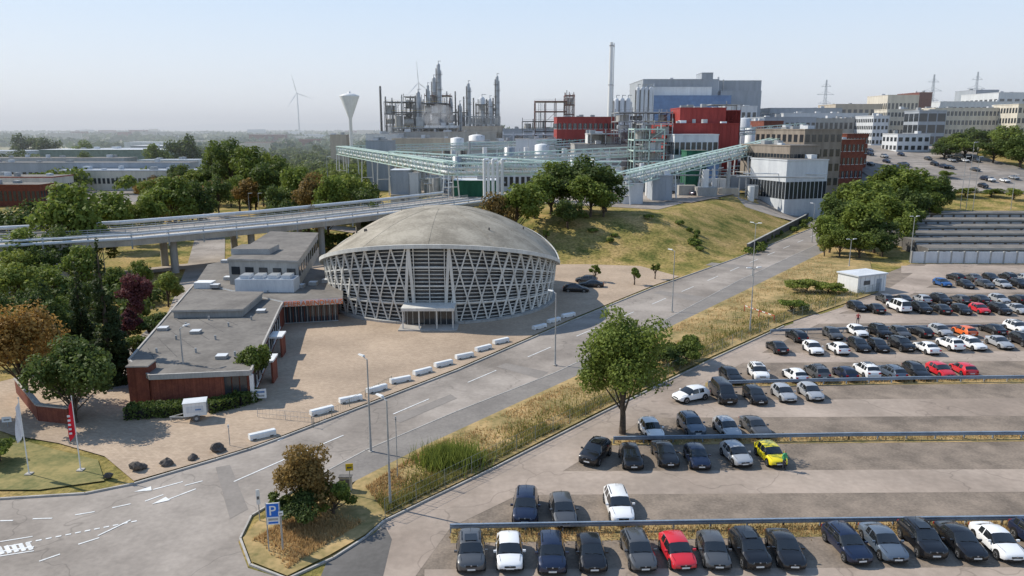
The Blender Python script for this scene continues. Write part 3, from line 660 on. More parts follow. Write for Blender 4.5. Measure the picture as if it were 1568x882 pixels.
def rail(pts):
    mb=MB()
    for i in range(len(pts)-1):
        a=P(*pts[i]);b=P(*pts[i+1]);k=max(1,int((b-a).length/2.5))
        for j in range(k+1):
            q=a.lerp(b,j/k);mb.box(q.x,q.y+.08,0,.1,.1,.68,railblue)
        for dz,dy in ((.62,0),(.52,-.05),(.42,0)):mb.beam((a.x,a.y+dy,dz),(b.x,b.y+dy,dz),.05,.11,railblue)
        mb.beam((a.x,a.y-.0,.69),(b.x,b.y,.69),.16,.04,railblue)
    mb.obj('guard_rail')
rail([(690,817),(1200,808),(1700,802)]);rail([(940,680),(1300,674),(2000,668)]);rail([(1085,593),(1400,586),(2000,580)]);rail([(1180,512),(1400,506),(1900,500)])
redw=M('barrier_red',(.5,.07,.05),(.4,.05,.04))
a=P(1140,478);b=P(1185,494);mb=MB()
for k in range(10):
    s=a.lerp(b,k/10);e=a.lerp(b,(k+1)/10);mb.beam((s.x,s.y,1.),(e.x,e.y,1.),.05,.09,redw if k%2 else whitep)
for q in (a,a.lerp(b,.5),b):mb.box(q.x,q.y,.1,.1,.1,.95,redw)
mb.obj('red_white_barrier')
mb=MB();mb.box(0,0,0,6.5,4.2,2.9,whitep,0,lightclad);mb.box(0,0,2.9,6.9,4.6,.2,lightclad,0,lightclad)
for k in range(6):mb.box(-2.7+k*1.08,-2.13,.2,.06,.06,2.6,lightclad)
mb.box(1.6,-2.14,.1,1.1,.05,2.1,greyclad);mb.box(-1.2,-2.14,1.4,1.4,.05,.7,darksteel);o=mb.obj('white_shed',P(1318,444));o.rotation_euler=(0,0,.42)
mb=MB();a=P(1395,403);b=P(1900,405);L_=(b-a).length;k=int(L_/2.6)
for j in range(k):
    s=a.lerp(b,(j+.03)/k);e=a.lerp(b,(j+.97)/k);mb.beam((s.x,s.y,1.2),(e.x,e.y,1.2),.16,2.3,lightclad);q=a.lerp(b,j/k);mb.box(q.x,q.y,0,.3,.3,2.5,concrete)
mb.obj('panel_wall')
for i,Y in enumerate((156,165,174,184,195,207)):
    mb=MB();z=Hf(120,Y)+.3*i;x0=86+i*2;mb.box((x0+200)/2,Y,-1,200-x0,5,3.6+z,darksteel,0,rooffelt);mb.box((x0+200)/2,Y-2.55,z+2.2,200-x0,.15,.35,concrete);mb.windows((x0,Y-2.5),(200,Y-2.5),z,z+2.2,1,34,mat=greyclad,fw=.8,fh=.8);mb.obj('garage_row')
mb=MB();pts=[(52,164),(86,220),(116,278)]
for i in range(2):
    a=Vector((*pts[i],.9));b=Vector((*pts[i+1],.9));mb.beam(a,b,.4,1.8,darksteel);mb.beam(a+Vector((0,0,.95)),b+Vector((0,0,.95)),.5,.12,concrete)
mb.obj('retaining_wall')
# ---------------------------------------------------------------- vehicles
def paintmat(name,c):
    k='car_paint_'+name
    if k in MATS:return MATS[k]
    m=bpy.data.materials.new(k);N,L=nodes_of(m);b=N['Principled BSDF'];b.inputs['Base Color'].default_value=(*c,1);b.inputs['Metallic'].default_value=.25 if name not in('white','yellow','red','orange') else 0;b.inputs['Roughness'].default_value=.32;b.inputs['Coat Weight'].default_value=.7;b.inputs['Coat Roughness'].default_value=.06
    n=N.new('ShaderNodeTexNoise');n.inputs['Scale'].default_value=3;g=N.new('ShaderNodeNewGeometry');L.new(g.outputs['Position'],n.inputs['Vector']);r=N.new('ShaderNodeMapRange');r.inputs[3].default_value=.25;r.inputs[4].default_value=.42;L.new(n.outputs['Fac'],r.inputs[0]);L.new(r.outputs[0],b.inputs['Roughness'])
    MATS[k]=m;return m
COL=dict(white=(.8,.8,.79),black=(.012,.012,.014),grey=(.085,.088,.092),silver=(.42,.43,.44),blue=(.012,.02,.05),red=(.58,.02,.03),yellow=(.85,.68,.01),orange=(.75,.15,.03),bluegrey=(.11,.14,.18),brightblue=(.02,.1,.3))
carglass=M('car_glass',(.018,.02,.022),(.012,.014,.016),rough=.06,spec=.9)
tyre=M('tyre_rubber',(.02,.02,.02),(.015,.015,.015));alloy=M('alloy_wheel',(.4,.4,.41),(.3,.3,.31),metal=.7,rough=.35)
headl=M('headlight',(.7,.72,.75),(.5,.52,.55),rough=.1,spec=.8);taill=M('tail_light',(.35,.01,.01),(.25,.01,.01),rough=.15);plate=M('number_plate',(.75,.75,.72),(.7,.7,.66));trim=M('black_trim',(.018,.018,.018),(.012,.012,.012),rough=.5)
CM={}
def car_mesh(kind,col):
    if (kind,col) in CM:return CM[kind,col]
    pm=paintmat(col,COL[col]);S={
    'hatch':(4.1,1.45,[(0,.40,.54,.58,.50,'b'),(.04,.28,.64,.68,.66,'b'),(.14,.22,.70,.75,.77,'b'),(.35,.2,.76,.83,.84,'b'),(.75,.2,.84,.92,.87,'b'),(1.05,.2,.88,.97,.88,'w'),(1.78,.2,.92,1.38,.89,'g'),(2.0,.2,.925,1.42,.89,'g'),(2.45,.2,.93,1.44,.89,'p'),(2.54,.2,.93,1.44,.89,'g'),(3.15,.2,.95,1.41,.88,'p'),(3.5,.2,.97,1.36,.86,'r'),(3.9,.22,.98,1.04,.83,'b'),(4.04,.25,.78,.86,.76,'b'),(4.1,.4,.6,.66,.64,'e')],(.78,3.25)),
    'wagon':(4.6,1.48,[(0,.40,.54,.58,.52,'b'),(.05,.28,.64,.69,.70,'b'),(.16,.22,.71,.76,.80,'b'),(.4,.2,.78,.85,.87,'b'),(.85,.2,.85,.93,.90,'b'),(1.2,.2,.89,.98,.91,'w'),(1.95,.2,.93,1.40,.91,'g'),(2.2,.2,.935,1.44,.91,'g'),(2.62,.2,.94,1.46,.91,'p'),(2.71,.2,.94,1.46,.91,'g'),(3.45,.2,.95,1.44,.90,'p'),(3.54,.2,.95,1.43,.90,'g'),(4.02,.2,.97,1.38,.87,'r'),(4.4,.22,.98,1.04,.83,'b'),(4.54,.25,.78,.86,.77,'b'),(4.6,.4,.6,.66,.66,'e')],(.86,3.65)),
    'sedan':(4.6,1.43,[(0,.40,.53,.57,.52,'b'),(.05,.28,.62,.67,.70,'b'),(.16,.22,.69,.74,.80,'b'),(.4,.2,.75,.82,.87,'b'),(.85,.2,.83,.91,.89,'b'),(1.28,.2,.87,.96,.90,'w'),(2.02,.2,.91,1.36,.90,'g'),(2.3,.2,.915,1.40,.90,'g'),(2.62,.2,.92,1.41,.90,'p'),(2.71,.2,.92,1.41,.90,'g'),(3.22,.2,.94,1.35,.89,'p'),(3.36,.2,.94,1.31,.88,'r'),(3.95,.2,.95,1.03,.87,'b'),(4.4,.22,.91,.98,.82,'b'),(4.55,.28,.72,.78,.75,'b'),(4.6,.4,.6,.64,.64,'e')],(.86,3.65)),
    'suv':(4.4,1.66,[(0,.45,.68,.73,.54,'b'),(.05,.34,.80,.85,.74,'b'),(.15,.30,.88,.94,.84,'b'),(.35,.28,.94,1.02,.90,'b'),(.75,.28,1.0,1.08,.92,'b'),(1.05,.28,1.03,1.12,.93,'w'),(1.72,.28,1.07,1.56,.93,'g'),(1.95,.28,1.075,1.61,.93,'g'),(2.42,.28,1.08,1.64,.93,'p'),(2.51,.28,1.08,1.64,.93,'g'),(3.2,.28,1.1,1.62,.92,'p'),(3.29,.28,1.1,1.61,.92,'g'),(3.75,.28,1.12,1.56,.89,'r'),(4.12,.3,1.12,1.18,.86,'b'),(4.34,.34,.9,.98,.80,'b'),(4.4,.45,.7,.76,.68,'e')],(.83,3.45)),
    'van':(5.0,1.95,[(0,.45,.72,.78,.62,'b'),(.06,.3,.86,.92,.82,'b'),(.16,.28,.92,.98,.9,'b'),(.35,.26,.98,1.06,.94,'b'),(.6,.26,1.03,1.13,.945,'b'),(.85,.26,1.08,1.2,.95,'w'),(1.45,.26,1.12,1.82,.95,'g'),(1.8,.26,1.125,1.91,.95,'g'),(2.2,.26,1.13,1.95,.95,'p'),(2.35,.26,1.13,1.95,.95,'g'),(3.2,.26,1.13,1.95,.95,'p'),(3.3,.26,1.13,1.95,.95,'g'),(4.6,.26,1.13,1.91,.93,'r'),(4.85,.28,1.13,1.2,.91,'b'),(4.96,.3,.9,1.0,.88,'b'),(5.0,.45,.7,.8,.8,'e')],(.9,3.9))}[kind]
    Lc,_,st,wh=S;mb=MB();rings=[]
    for s,zb,zbelt,zt,w,ty in st:
        y=s-Lc/2;cab=(zt-zbelt)>.25
        rw=w*.72 if cab else w*.84
        hf=[(0,zb),(w*.86,zb),(w*.98,zb+.12*(1 if zb<.35 else .5)),(w,(zb+zbelt)/2+.05),(w*.955,zbelt-.02),(rw+ (.02 if cab else 0),zt-(.08 if cab else .04)),(rw*.84,zt-.02),(0,zt+.015)]
        rings.append([(x,y,z) for x,z in hf]+[(-x,y,z) for x,z in hf[-2:0:-1]])
    n=len(rings[0])
    allv=[v for r in rings for v in r];groups={}
    for k in range(len(rings)-1):
        ty=st[k][5]
        for i in range(n):
            j=(i+1)%n;seg=i if i<7 else n-1-i
            mat=pm
            if seg==4 and ty in('g','w'):mat=carglass
            if ty in('w','r') and seg in(5,6):mat=carglass
            if seg in(0,1):mat=trim
            groups.setdefault(mat.name,(mat,[]))[1].append((k*n+i,(k+1)*n+i,(k+1)*n+j,k*n+j))
    o0=len(mb.v);mb.v.extend(allv)
    for mat,fs in groups.values():
        kk=mb.m(mat)
        for f in fs:mb.f.append([q+o0 for q in f][::-1]);mb.mi.append(kk);mb.sm.append(True)
    mb.add(rings[0],[tuple(range(n-1,-1,-1))],pm);mb.add(rings[-1],[tuple(range(n))],pm)
    W=st[6][4];r=.33 if kind not in('suv','van') else .37
    for s in wh:
        for sx_ in (-1,1):
            y=s-Lc/2
            mb.cyl((sx_*(W-.3),y,r+.03),(sx_*(W+.004),y,r+.03),r+.05,n=18,mat=trim)
            mb.cyl((sx_*(W-.2),y,r),(sx_*(W+.02),y,r),r,n=18,mat=tyre)
            mb.cyl((sx_*(W+.01),y,r),(sx_*(W+.03),y,r),r*.66,n=10,mat=alloy)
            for q in range(5):
                t=q*1.2566;mb.beam((sx_*(W+.035),y,r),(sx_*(W+.035),y+math.cos(t+.6)*r*.55,r+math.sin(t+.6)*r*.55),.03,.05,trim)
    zb=st[1][1];zh=st[2][2];F0=-Lc/2
    for sx_ in (-1,1):
        pts=[(sx_*.40,F0+.02,zh-.20),(sx_*.66,F0+.09,zh-.19),(sx_*.79,F0+.24,zh-.10),(sx_*.80,F0+.34,zh+.01),(sx_*.62,F0+.16,zh-.015),(sx_*.40,F0+.06,zh-.06)]
        mb.add([(x,y-.02,z+.01) for x,y,z in pts],[(0,1,2,3,4,5) if sx_>0 else (5,4,3,2,1,0)],headl)
        ze=st[-2][2];mb.box(sx_*.62,Lc/2-.06,ze-.08,.26,.12,.18,taill,-sx_*.2)
        mb.box(sx_*(W+.08),F0+st[5][0]+.35,st[6][2]-.02,.2,.12,.14,pm)
        mb.box(sx_*.55,F0+.03,zb+.06,.2,.06,.08,trim)
        for dy in (st[7][0]-.1,st[7][0]+.75): mb.box(sx_*(W+.002),F0+dy,st[6][2]-.13,.03,.16,.03,pm)
        mb.beam((sx_*.62,F0+.35,st[3][3]+.003),(sx_*.7,F0+st[5][0]-.08,st[5][3]-.028),.015,.012,trim)
    mb.beam((-.5,F0+st[5][0]+.1,st[5][3]+.07),(.1,F0+st[5][0]+.04,st[5][3]+.03),.025,.02,trim);mb.beam((.05,F0+st[5][0]+.1,st[5][3]+.07),(.6,F0+st[5][0]+.04,st[5][3]+.02),.025,.02,trim)
    mb.box(0,F0+.01,zh-.18,.72,.06,.11,trim);mb.box(0,F0+.02,zb+.02,.9,.08,.13,trim);mb.box(0,F0-.025,zb+.13,.52,.02,.11,plate);mb.box(0,Lc/2+.0,st[-1][2]-.05,.52,.04,.11,plate)
    mb.box(0,Lc/2-.03,.3,1.1,.06,.14,trim);mb.box(0,F0+.0,zh-.11,.1,.05,.07,alloy)
    if kind in('wagon','suv'):
        for sx_ in(-1,1):mb.beam((sx_*W*.64,F0+st[7][0]+.1,st[7][3]+.02),(sx_*W*.64,F0+st[-5][0],st[8][3]-.01),.04,.05,trim)
    if kind=='suv' and col in('black','grey','white'):mb.box(0,F0+st[8][0]-.1,st[8][3]+.006,.8,.9,.012,carglass)
    mb.cyl((0,F0+st[-5][0],st[-5][3]),(0,F0+st[-5][0]+.12,st[-5][3]+.18),.012,n=5,mat=trim)
    o=mb.obj('tmp',angle=32);me=o.data;bpy.data.objects.remove(o);me.name=kind+'_car';CM[kind,col]=me;return me
def car(x,y,kind,col,rz=None,flip=None,sc=.95):
    p=P(x,y+1,.55)
    if rz is None: rz=R(-.05,.05)
    if flip is None: flip=R(0,1)<.35
    inst('parked_van' if kind=='van' else 'parked_car',car_mesh(kind,col),(p.x,p.y,.02),rz+(math.pi if flip else 0),sc)
for a in [(721,842,'suv','grey'),(780,841,'hatch','white'),(844,845,'suv','blue'),(905,843,'hatch','black'),(977,839,'wagon','grey'),(1037,840,'hatch','red'),(1092,839,'hatch','grey'),(1147,838,'suv','black'),(1202,836,'sedan','black'),(1296,828,'wagon','blue'),(1352,826,'sedan','bluegrey'),(1411,823,'suv','black'),(1470,824,'sedan','black'),(1527,825,'sedan','white'),(1590,822,'suv','blue'),(1650,820,'hatch','silver')]:
    car(a[0],a[1]+2,a[2],a[3],R(-.05,.1),False,(.95,.87,.92))
for a in [(805,775,'suv','blue'),(862,780,'hatch','grey'),(947,771,'wagon','white')]:car(*a,flip=False,rz=R(-.06,.1))
CS=(.93,.86,.93)
for a in [(912,692,'suv','black',-.5),(966,698,'hatch','black',0),(1018,693,'sedan','black',.05),(1067,698,'hatch','blue',.0),(1127,694,'hatch','silver',.15),(1180,694,'hatch','yellow',.1)]:car(*a[:4],rz=a[4],flip=False,sc=CS)
for a in [(997,656,'hatch','white'),(1058,650,'suv','bluegrey'),(1113,654,'hatch','silver'),(1156,652,'sedan','grey')]:car(*a,flip=False,rz=.12,sc=CS)
car(1058,603,'hatch','white',-1.1,False)
for a in [(1107,602,'van','black'),(1156,604,'hatch','black'),(1200,601,'hatch','silver'),(1241,599,'hatch','silver')]:car(*a,flip=False,rz=.05,sc=CS)
for x,y,k,c in [(1119,574,'hatch','black'),(1161,570,'suv','white'),(1217,573,'hatch','white'),(1251,570,'suv','grey'),(1294,570,'hatch','blue'),(1327,567,'suv','white'),(1365,568,'wagon','bluegrey'),(1403,567,'wagon','black'),(1440,566,'hatch','red'),(1475,564,'hatch','red'),
 (1190,530,'sedan','black'),(1245,532,'hatch','white'),(1283,532,'hatch','white'),(1315,527,'wagon','black'),(1345,528,'hatch','black'),(1380,527,'suv','black'),(1419,531,'sedan','white'),(1455,526,'suv','white'),(1488,525,'wagon','white'),(1530,523,'sedan','silver'),(1566,520,'suv','black'),
 (1220,513,'wagon','black'),(1275,510,'hatch','grey'),(1313,506,'hatch','white'),(1347,507,'suv','black'),(1378,508,'hatch','grey'),(1440,505,'hatch','silver'),(1477,506,'hatch','orange'),(1520,503,'sedan','black'),(1557,501,'suv','white'),(1410,507,'hatch','black'),
 (1312,468,'hatch','black'),(1340,471,'sedan','black'),(1376,469,'van','white'),(1410,471,'suv','black'),(1441,472,'sedan','black'),(1472,473,'hatch','black'),(1500,472,'hatch','red'),(1530,473,'suv','black'),(1558,472,'sedan','silver'),(1590,472,'hatch','blue'),
 (1355,456,'hatch','grey'),(1382,457,'sedan','black'),(1412,457,'hatch','silver'),(1440,458,'suv','black'),(1470,457,'hatch','grey'),(1500,457,'sedan','black'),(1530,457,'hatch','silver'),(1560,457,'hatch','black'),
 (1443,432,'hatch','brightblue'),(1478,434,'sedan','black'),(1508,434,'hatch','grey'),(1535,434,'hatch','silver'),(1560,434,'suv','black'),
 (1463,423,'hatch','black'),(1490,424,'sedan','grey'),(1517,424,'hatch','black'),(1543,424,'suv','black'),(1566,424,'hatch','silver'),
 (1600,565,'hatch','silver'),(1640,525,'suv','black'),(1620,502,'hatch','grey')]:car(x,y,k,c,rz=R(-.06,.12),sc=CS)
car(882,441,'wagon','black',1.45,False);car(905,434,'sedan','black',1.5,True);car(898,427,'hatch','grey',1.4,True)
def person(loc,shirt,trous,rz=0.):
    J={'pel':(0,0,.95,.145),'waist':(0,0,1.08,.125),'chest':(0,-.01,1.32,.16),'neck':(0,0,1.5,.055),'head':(0,-.02,1.60,.08),'crown':(0,-.01,1.72,.085)}
    names=list(J);E=[(0,1),(1,2),(2,3),(3,4),(4,5)];pts=[J[k] for k in names]
    def ch(st,lst):
        p=st
        for q in lst:pts.append(q);E.append((p,len(pts)-1));p=len(pts)-1
    for s in(-1,1):
        ch(2,[(s*.2,0,1.41,.065),(s*.27,.02,1.14,.05),(s*.26,-.14,.95,.036),(s*.255,-.22,.9,.035)])
        ch(0,[(s*.1,0,.86,.1),(s*.12,-.02,.5,.065),(s*.13,.03,.1,.045),(s*.13,-.13,.05,.045)])
    me=bpy.data.meshes.new('body');me.from_pydata([p[:3] for p in pts],E,[]);o=bpy.data.objects.new('body',me);scene.collection.objects.link(o)
    o.modifiers.new('s','SKIN')
    for i,p in enumerate(pts):me.skin_vertices[0].data[i].radius=(p[3],p[3]*.8)
    me.skin_vertices[0].data[0].use_root=True
    o.modifiers.new('sub','SUBSURF').levels=2;o.modifiers['sub'].render_levels=2
    m=bpy.data.materials.new('clothes');N,L=nodes_of(m);b=N['Principled BSDF'];tc=N.new('ShaderNodeTexCoord');sp=N.new('ShaderNodeSeparateXYZ');L.new(tc.outputs['Object'],sp.inputs[0]);r=N.new('ShaderNodeValToRGB');r.color_ramp.interpolation='CONSTANT';mp=N.new('ShaderNodeMath');mp.operation='MULTIPLY';mp.inputs[1].default_value=.5;L.new(sp.outputs['Z'],mp.inputs[0]);L.new(mp.outputs[0],r.inputs[0])
    e=r.color_ramp.elements;e[0].color=(.03,.025,.02,1);e[1].position=.05;e[1].color=(*trous,1)
    for pos,c in ((.485,shirt),(.745,(.5,.3,.22)),(.845,(.05,.03,.02))):
        q=e.new(pos);q.color=(*c,1)
    L.new(r.outputs[0],b.inputs['Base Color']);me.materials.append(m)
    par=bpy.data.objects.new('person',None);scene.collection.objects.link(par);par.location=loc;par.rotation_euler=(0,0,rz);o.parent=par
    mb=MB();skin=M('skin',(.5,.3,.22),(.42,.25,.18))
    for s in(-1,1):
        for k in range(4):mb.cyl((s*.255+(k-1.5)*.018,-.24,.895),(s*.255+(k-1.5)*.02,-.31+abs(k-1.3)*.01,.865),.009,.007,6,skin)
        mb.cyl((s*.23,-.22,.9),(s*.215,-.27,.885),.01,.008,6,skin);mb.cyl((s*.035,-.105,1.64),(s*.035,-.11,1.64),.009,n=6,mat=darkm)
    mb.cyl((0,-.1,1.63),(0,-.13,1.6),.012,.016,6,skin);mb.box(0,-.1,1.555,.05,.02,.012,redp);mb.obj('hands_and_face',parent=par)
p=P(1200,720);person((p.x,p.y,.02),(.03,.3,.12),(.02,.025,.04),.6)
p=P(1313,497);person((p.x,p.y,.02),(.3,.04,.04),(.02,.025,.04),-.6)
# ---------------------------------------------------------------- road bridge
mb=MB()
bp=[Vector((-170,112,7.6)),Vector((-100,126,7.6)),Vector((-72,139,7.6)),Vector((-50,158,7.7)),Vector((-28,183,7.9)),Vector((-12,205,8))]
def off(pts,d,z=0):
    out=[]
    for i,p in enumerate(pts):
        t=(pts[min(i+1,len(pts)-1)]-pts[max(i-1,0)]);t.z=0;t.normalize();out.append(p+Vector((t.y,-t.x,0))*d+Vector((0,0,z)))
    return out
Lp=off(bp,7.5);Rp=off(bp,-7.5)
for i in range(len(bp)-1):
    a,b,c,d=Lp[i],Lp[i+1],Rp[i+1],Rp[i];dz=Vector((0,0,-1.3))
    mb.add([a,b,c,d],[(0,1,2,3)],asphalt);mb.add([a+dz,b+dz,c+dz,d+dz],[(3,2,1,0)],concrete)
    mb.add([a,b,b+dz,a+dz],[(0,3,2,1)],concrete);mb.add([c,d,d+dz,c+dz],[(0,3,2,1)],concrete)
for dd,hh in ((7.5,1),(-7.5,1),(0.,.7)):
    pl=off(bp,dd)
    for i in range(len(pl)-1):
        a,b=pl[i],pl[i+1]
        mb.beam(a+Vector((0,0,.15)),b+Vector((0,0,.15)),.5,.3,whitec)
        for z in (.6,1.0):mb.beam(a+Vector((0,0,z)),b+Vector((0,0,z)),.08,.12,steel)
        k=int((b-a).length/2)
        for j in range(k):
            q=a.lerp(b,j/k);mb.beam(q,q+Vector((0,0,1.0)),.08,.08,steel)
for i in range(len(bp)-1):
    for u in (.25,.75):
        for d in(-4.5,4.5):
            q=off(bp,d)[i].lerp(off(bp,d)[i+1],u);z=Hf(q.x,q.y)
            if z<5:mb.cyl((q.x,q.y,-.5),(q.x,q.y,q.z-1.25),.7,n=12,mat=concrete)
for d in (4.,-3.):
    pl=off(bp,d,.05)
    for i in range(len(pl)-1):mb.beam(pl[i],pl[i+1],.2,.02,paint)
mb.obj('road_bridge')
mb=MB()
for d,z,r in ((9.2,.2,.28),(9.2,.9,.2),(-9.,1.2,.35)):
    pl=off(bp,d,z)
    for i in range(len(pl)-1):mb.cyl(pl[i],pl[i+1],r,n=8,mat=lightclad)
pl=off(bp,9.2)
for i in range(len(pl)-1):
    for u in np.linspace(0,1,6)[:-1]:
        q=pl[i].lerp(pl[i+1],u);mb.beam((q.x,q.y,6),(q.x,q.y,q.z+1.2),.2,.2,steel)
mb.obj('pipeline')
drape('road',[(-42,75),(-48,110),(-62,150),(-75,185)],7,asphalt)
drape('road',[(-60,150),(-95,120),(-130,70)],6,asphalt,.14)
drape('road',[(-75,190),(-92,230),(-115,262),(-135,330),(-190,450)],7,asphalt2)
drape('road',[(-240,262),(-150,275),(-118,268)],9,asphalt2,.15)
drape('road',[(-30,188),(-60,215),(-90,232)],6,asphalt2,.15)
drape('road',[(84,206),(100,245),(125,290),(150,330),(180,400),(230,470)],8,asphalt)
drape('road',[(-190,60),(-75,62),(-60,58),(-45,52)],8,asphalt)
drape('road',[(45,205),(85,260),(115,310),(150,360)],8,asphalt2,.2)
drape('rear_car_park',[(160,255),(165,300),(175,340),(200,380)],55,asphalt,.3)
drape('plant_yard',[(20,196),(40,230),(60,270)],38,asphalt,.08)
drape('plant_yard',[(-30,240),(100,240)],50,asphalt,.06,8)
drape('plant_yard',[(-40,330),(200,330)],110,footway,.3,10)
drape('works_yard',[(-280,300),(-130,300)],60,footway,.08,10)
# ---------------------------------------------------------------- industrial plant
def gallery(name,p,q,w,h,n,mat=palegreen,legs=True):
    mb=MB();p=Vector(p);q=Vector(q);d=(q-p);d2=Vector((d.x,d.y,0)).normalized();s=Vector((-d2.y,d2.x,0))*w/2;up=Vector((0,0,h))
    for sg in(-1,1):
        for z in (0,1):mb.beam(p+s*sg+up*z,q+s*sg+up*z,.28,.28,mat)
        for i in range(n):
            a=p.lerp(q,i/n)+s*sg;b=p.lerp(q,(i+1)/n)+s*sg;mb.beam(a,a+up,.18,.18,mat)
            mb.beam(a if i%2 else a+up,b+up if i%2 else b,.16,.16,mat)
    for i in range(n+1):
        a=p.lerp(q,i/n);mb.beam(a-s,a+s,.16,.16,mat);mb.beam(a-s+up,a+s+up,.16,.16,mat)
    k=0
    for r,o,z in ((.4,-.5,.5),(.28,.1,.4),(.35,.55,.45),(.25,-.2,1.4),(.35,.4,1.5),(.3,-.6,1.7)):
        off_=s*o+Vector((0,0,z*h/3+.2));mb.cyl(p+off_,q+off_,r,n=6,mat=lightclad if k%2 else whitep);k+=1
    for o in (-.25,.25):mb.beam(p+up+s*o*2+Vector((0,0,.1)),q+up+s*o*2+Vector((0,0,.1)),w*.16,.1,palegreen)
    if legs:
        m=max(2,int(d.length/22))
        for i in range(m+1):
            a=p.lerp(q,i/m)
            for sg in(-1,1):
                b=a+s*sg;z=Hf(b.x,b.y)-.5;mb.beam(b,(b.x+s.x*sg*.3,b.y+s.y*sg*.3,z),.35,.35,whitep)
            mb.beam((a.x-s.x,a.y-s.y,(a.z+Hf(a.x,a.y))/2),(a.x+s.x,a.y+s.y,(a.z+Hf(a.x,a.y))/2),.2,.2,whitep)
    mb.obj(name)
g1=Q(522,236,350);g2=Q(690,268,215);g3=Q(950,266,205)
gallery('pipe_bridge',g1,g2,4,3.6,40);gallery('pipe_bridge',g2,g3,4,3.2,18);gallery('pipe_bridge',Q(952,284,200),Q(1222,217,290),4.5,3.2,34)
gallery('pipe_bridge',Q(522,234,356),Q(850,226,330),4,3,30);gallery('pipe_bridge',Q(690,252,260),Q(1000,238,250),4,3,24);gallery('pipe_bridge',Q(600,243,270),Q(870,262,230),3,2.6,24);gallery('pipe_bridge',Q(850,228,330),Q(1230,200,330),3,3,30)
def frame(name,x0,x1,ytop,Y,depth,floors,mat=darksteel,base=None,fill=.5,vm=(lightclad,steel,concrete)):
    a=Q(x0,ytop,Y);b=Q(x1,ytop,Y);z0=Hf((a.x+b.x)/2,Y)-.5 if base is None else base;z1=a.z;mb=MB();W=b.x-a.x;nx_=max(2,int(W/5));nd=2
    for i in range(nx_+1):
        for j in range(nd+1):mb.beam((a.x+W*i/nx_,Y+depth*j/nd,z0),(a.x+W*i/nx_,Y+depth*j/nd,z1+R(-1,2)),.3,.3,mat)
    for f in range(1,floors+1):
        z=z0+(z1-z0)*f/floors
        for j in range(nd+1):mb.beam((a.x,Y+depth*j/nd,z),(b.x,Y+depth*j/nd,z),.3,.4,mat)
        for i in range(nx_+1):mb.beam((a.x+W*i/nx_,Y,z),(a.x+W*i/nx_,Y+depth,z),.3,.4,mat)
        if R(0,1)<.75:mb.box((a.x+b.x)/2,Y+depth/2,z-.1,W,depth,.12,steel)
        mb.beam((a.x,Y-.1,z+1),(b.x,Y-.1,z+1),.08,.08,yellowp if R(0,1)<.2 else steel)
    for f in range(floors):
        z=z0+(z1-z0)*f/floors;hh=(z1-z0)/floors
        for i in range(nx_):
            xx=a.x+W*(i+.5)/nx_;w=W/nx_
            if R(0,1)<.3:mb.beam((xx-w/2,Y-.05,z),(xx+w/2,Y-.05,z+hh),.15,.15,mat)
            if R(0,1)<fill:
                v=random.choice(vm);k=random.choice('cvhb')
                if k=='c' or k=='v':mb.cyl((xx,Y+depth*.3,z+.3),(xx,Y+depth*.3,z+hh*.8),min(w*.32,2),n=12,mat=v)
                elif k=='h':mb.cyl((xx-w*.45,Y+depth*.3,z+hh*.4),(xx+w*.45,Y+depth*.3,z+hh*.4),hh*.22,n=12,mat=v)
                else:mb.box(xx,Y+depth*.4,z+.2,w*.7,depth*.5,hh*.7,v)
            if R(0,1)<.6:
                for _ in range(3):
                    o=R(-.4,.4)*w;mb.cyl((xx+o,Y+R(0,2),z0),(xx+o,Y+R(0,2),z+hh),.13,n=5,mat=steel)
    return mb.obj(name)
def column(x,ytop,Y,rpx,name='distillation_column',mat=steel,plats=5):
    t=Q(x,ytop,Y);r=rpx/2/F*Y;z0=Hf(t.x,Y)-.5;mb=MB();h=t.z-z0
    mb.lathe(t.x,Y,[(r*1.1,z0),(r*1.1,z0+h*.5),(r*.92,z0+h*.52),(r*.92,z0+h-r*.8),(r*.7,z0+h-r*.3),(r*.25,z0+h),(0,z0+h)],14,mat)
    mb.cyl((t.x,Y,z0+h-.2),(t.x,Y,z0+h+1.5),.2,n=6,mat=steel);mb.beam((t.x,Y,z0+h+1.3),(t.x+r*1.3,Y,z0+h+1.3),.3,.3,steel)
    for i in range(plats):
        z=z0+h*(.28+.68*i/plats);sd=(-1)**i*r*.5;mb.cyl((t.x+sd,Y,z),(t.x+sd,Y,z+.15),r*1.6,n=10,mat=darksteel)
        mb.lathe(t.x+sd,Y,[(r*1.58,z+1.0),(r*1.58,z+1.15)],10,steel)
    mb.cyl((t.x+r*1.2,Y-.3,z0),(t.x+r*1.2,Y-.3,z0+h*.93),.35,n=6,mat=lightclad);mb.beam((t.x-r*1.15,Y-.5,z0),(t.x-r*1.15,Y-.5,z0+h*.95),.5,.3,darksteel)
    mb.obj(name)
YR=470
column(671,97,YR,6,plats=9);column(664,118,YR+15,6);column(717,127,YR,5,plats=7);column(761,116,YR,5,plats=8);column(704,158,YR-10,4);column(738,148,YR+10,10,'regenerator_vessel',lightclad,3);column(750,150,YR,5,mat=lightclad);column(690,150,YR+10,4);column(640,140,YR-5,7,'reactor_vessel',steel,4);column(655,130,YR,4)
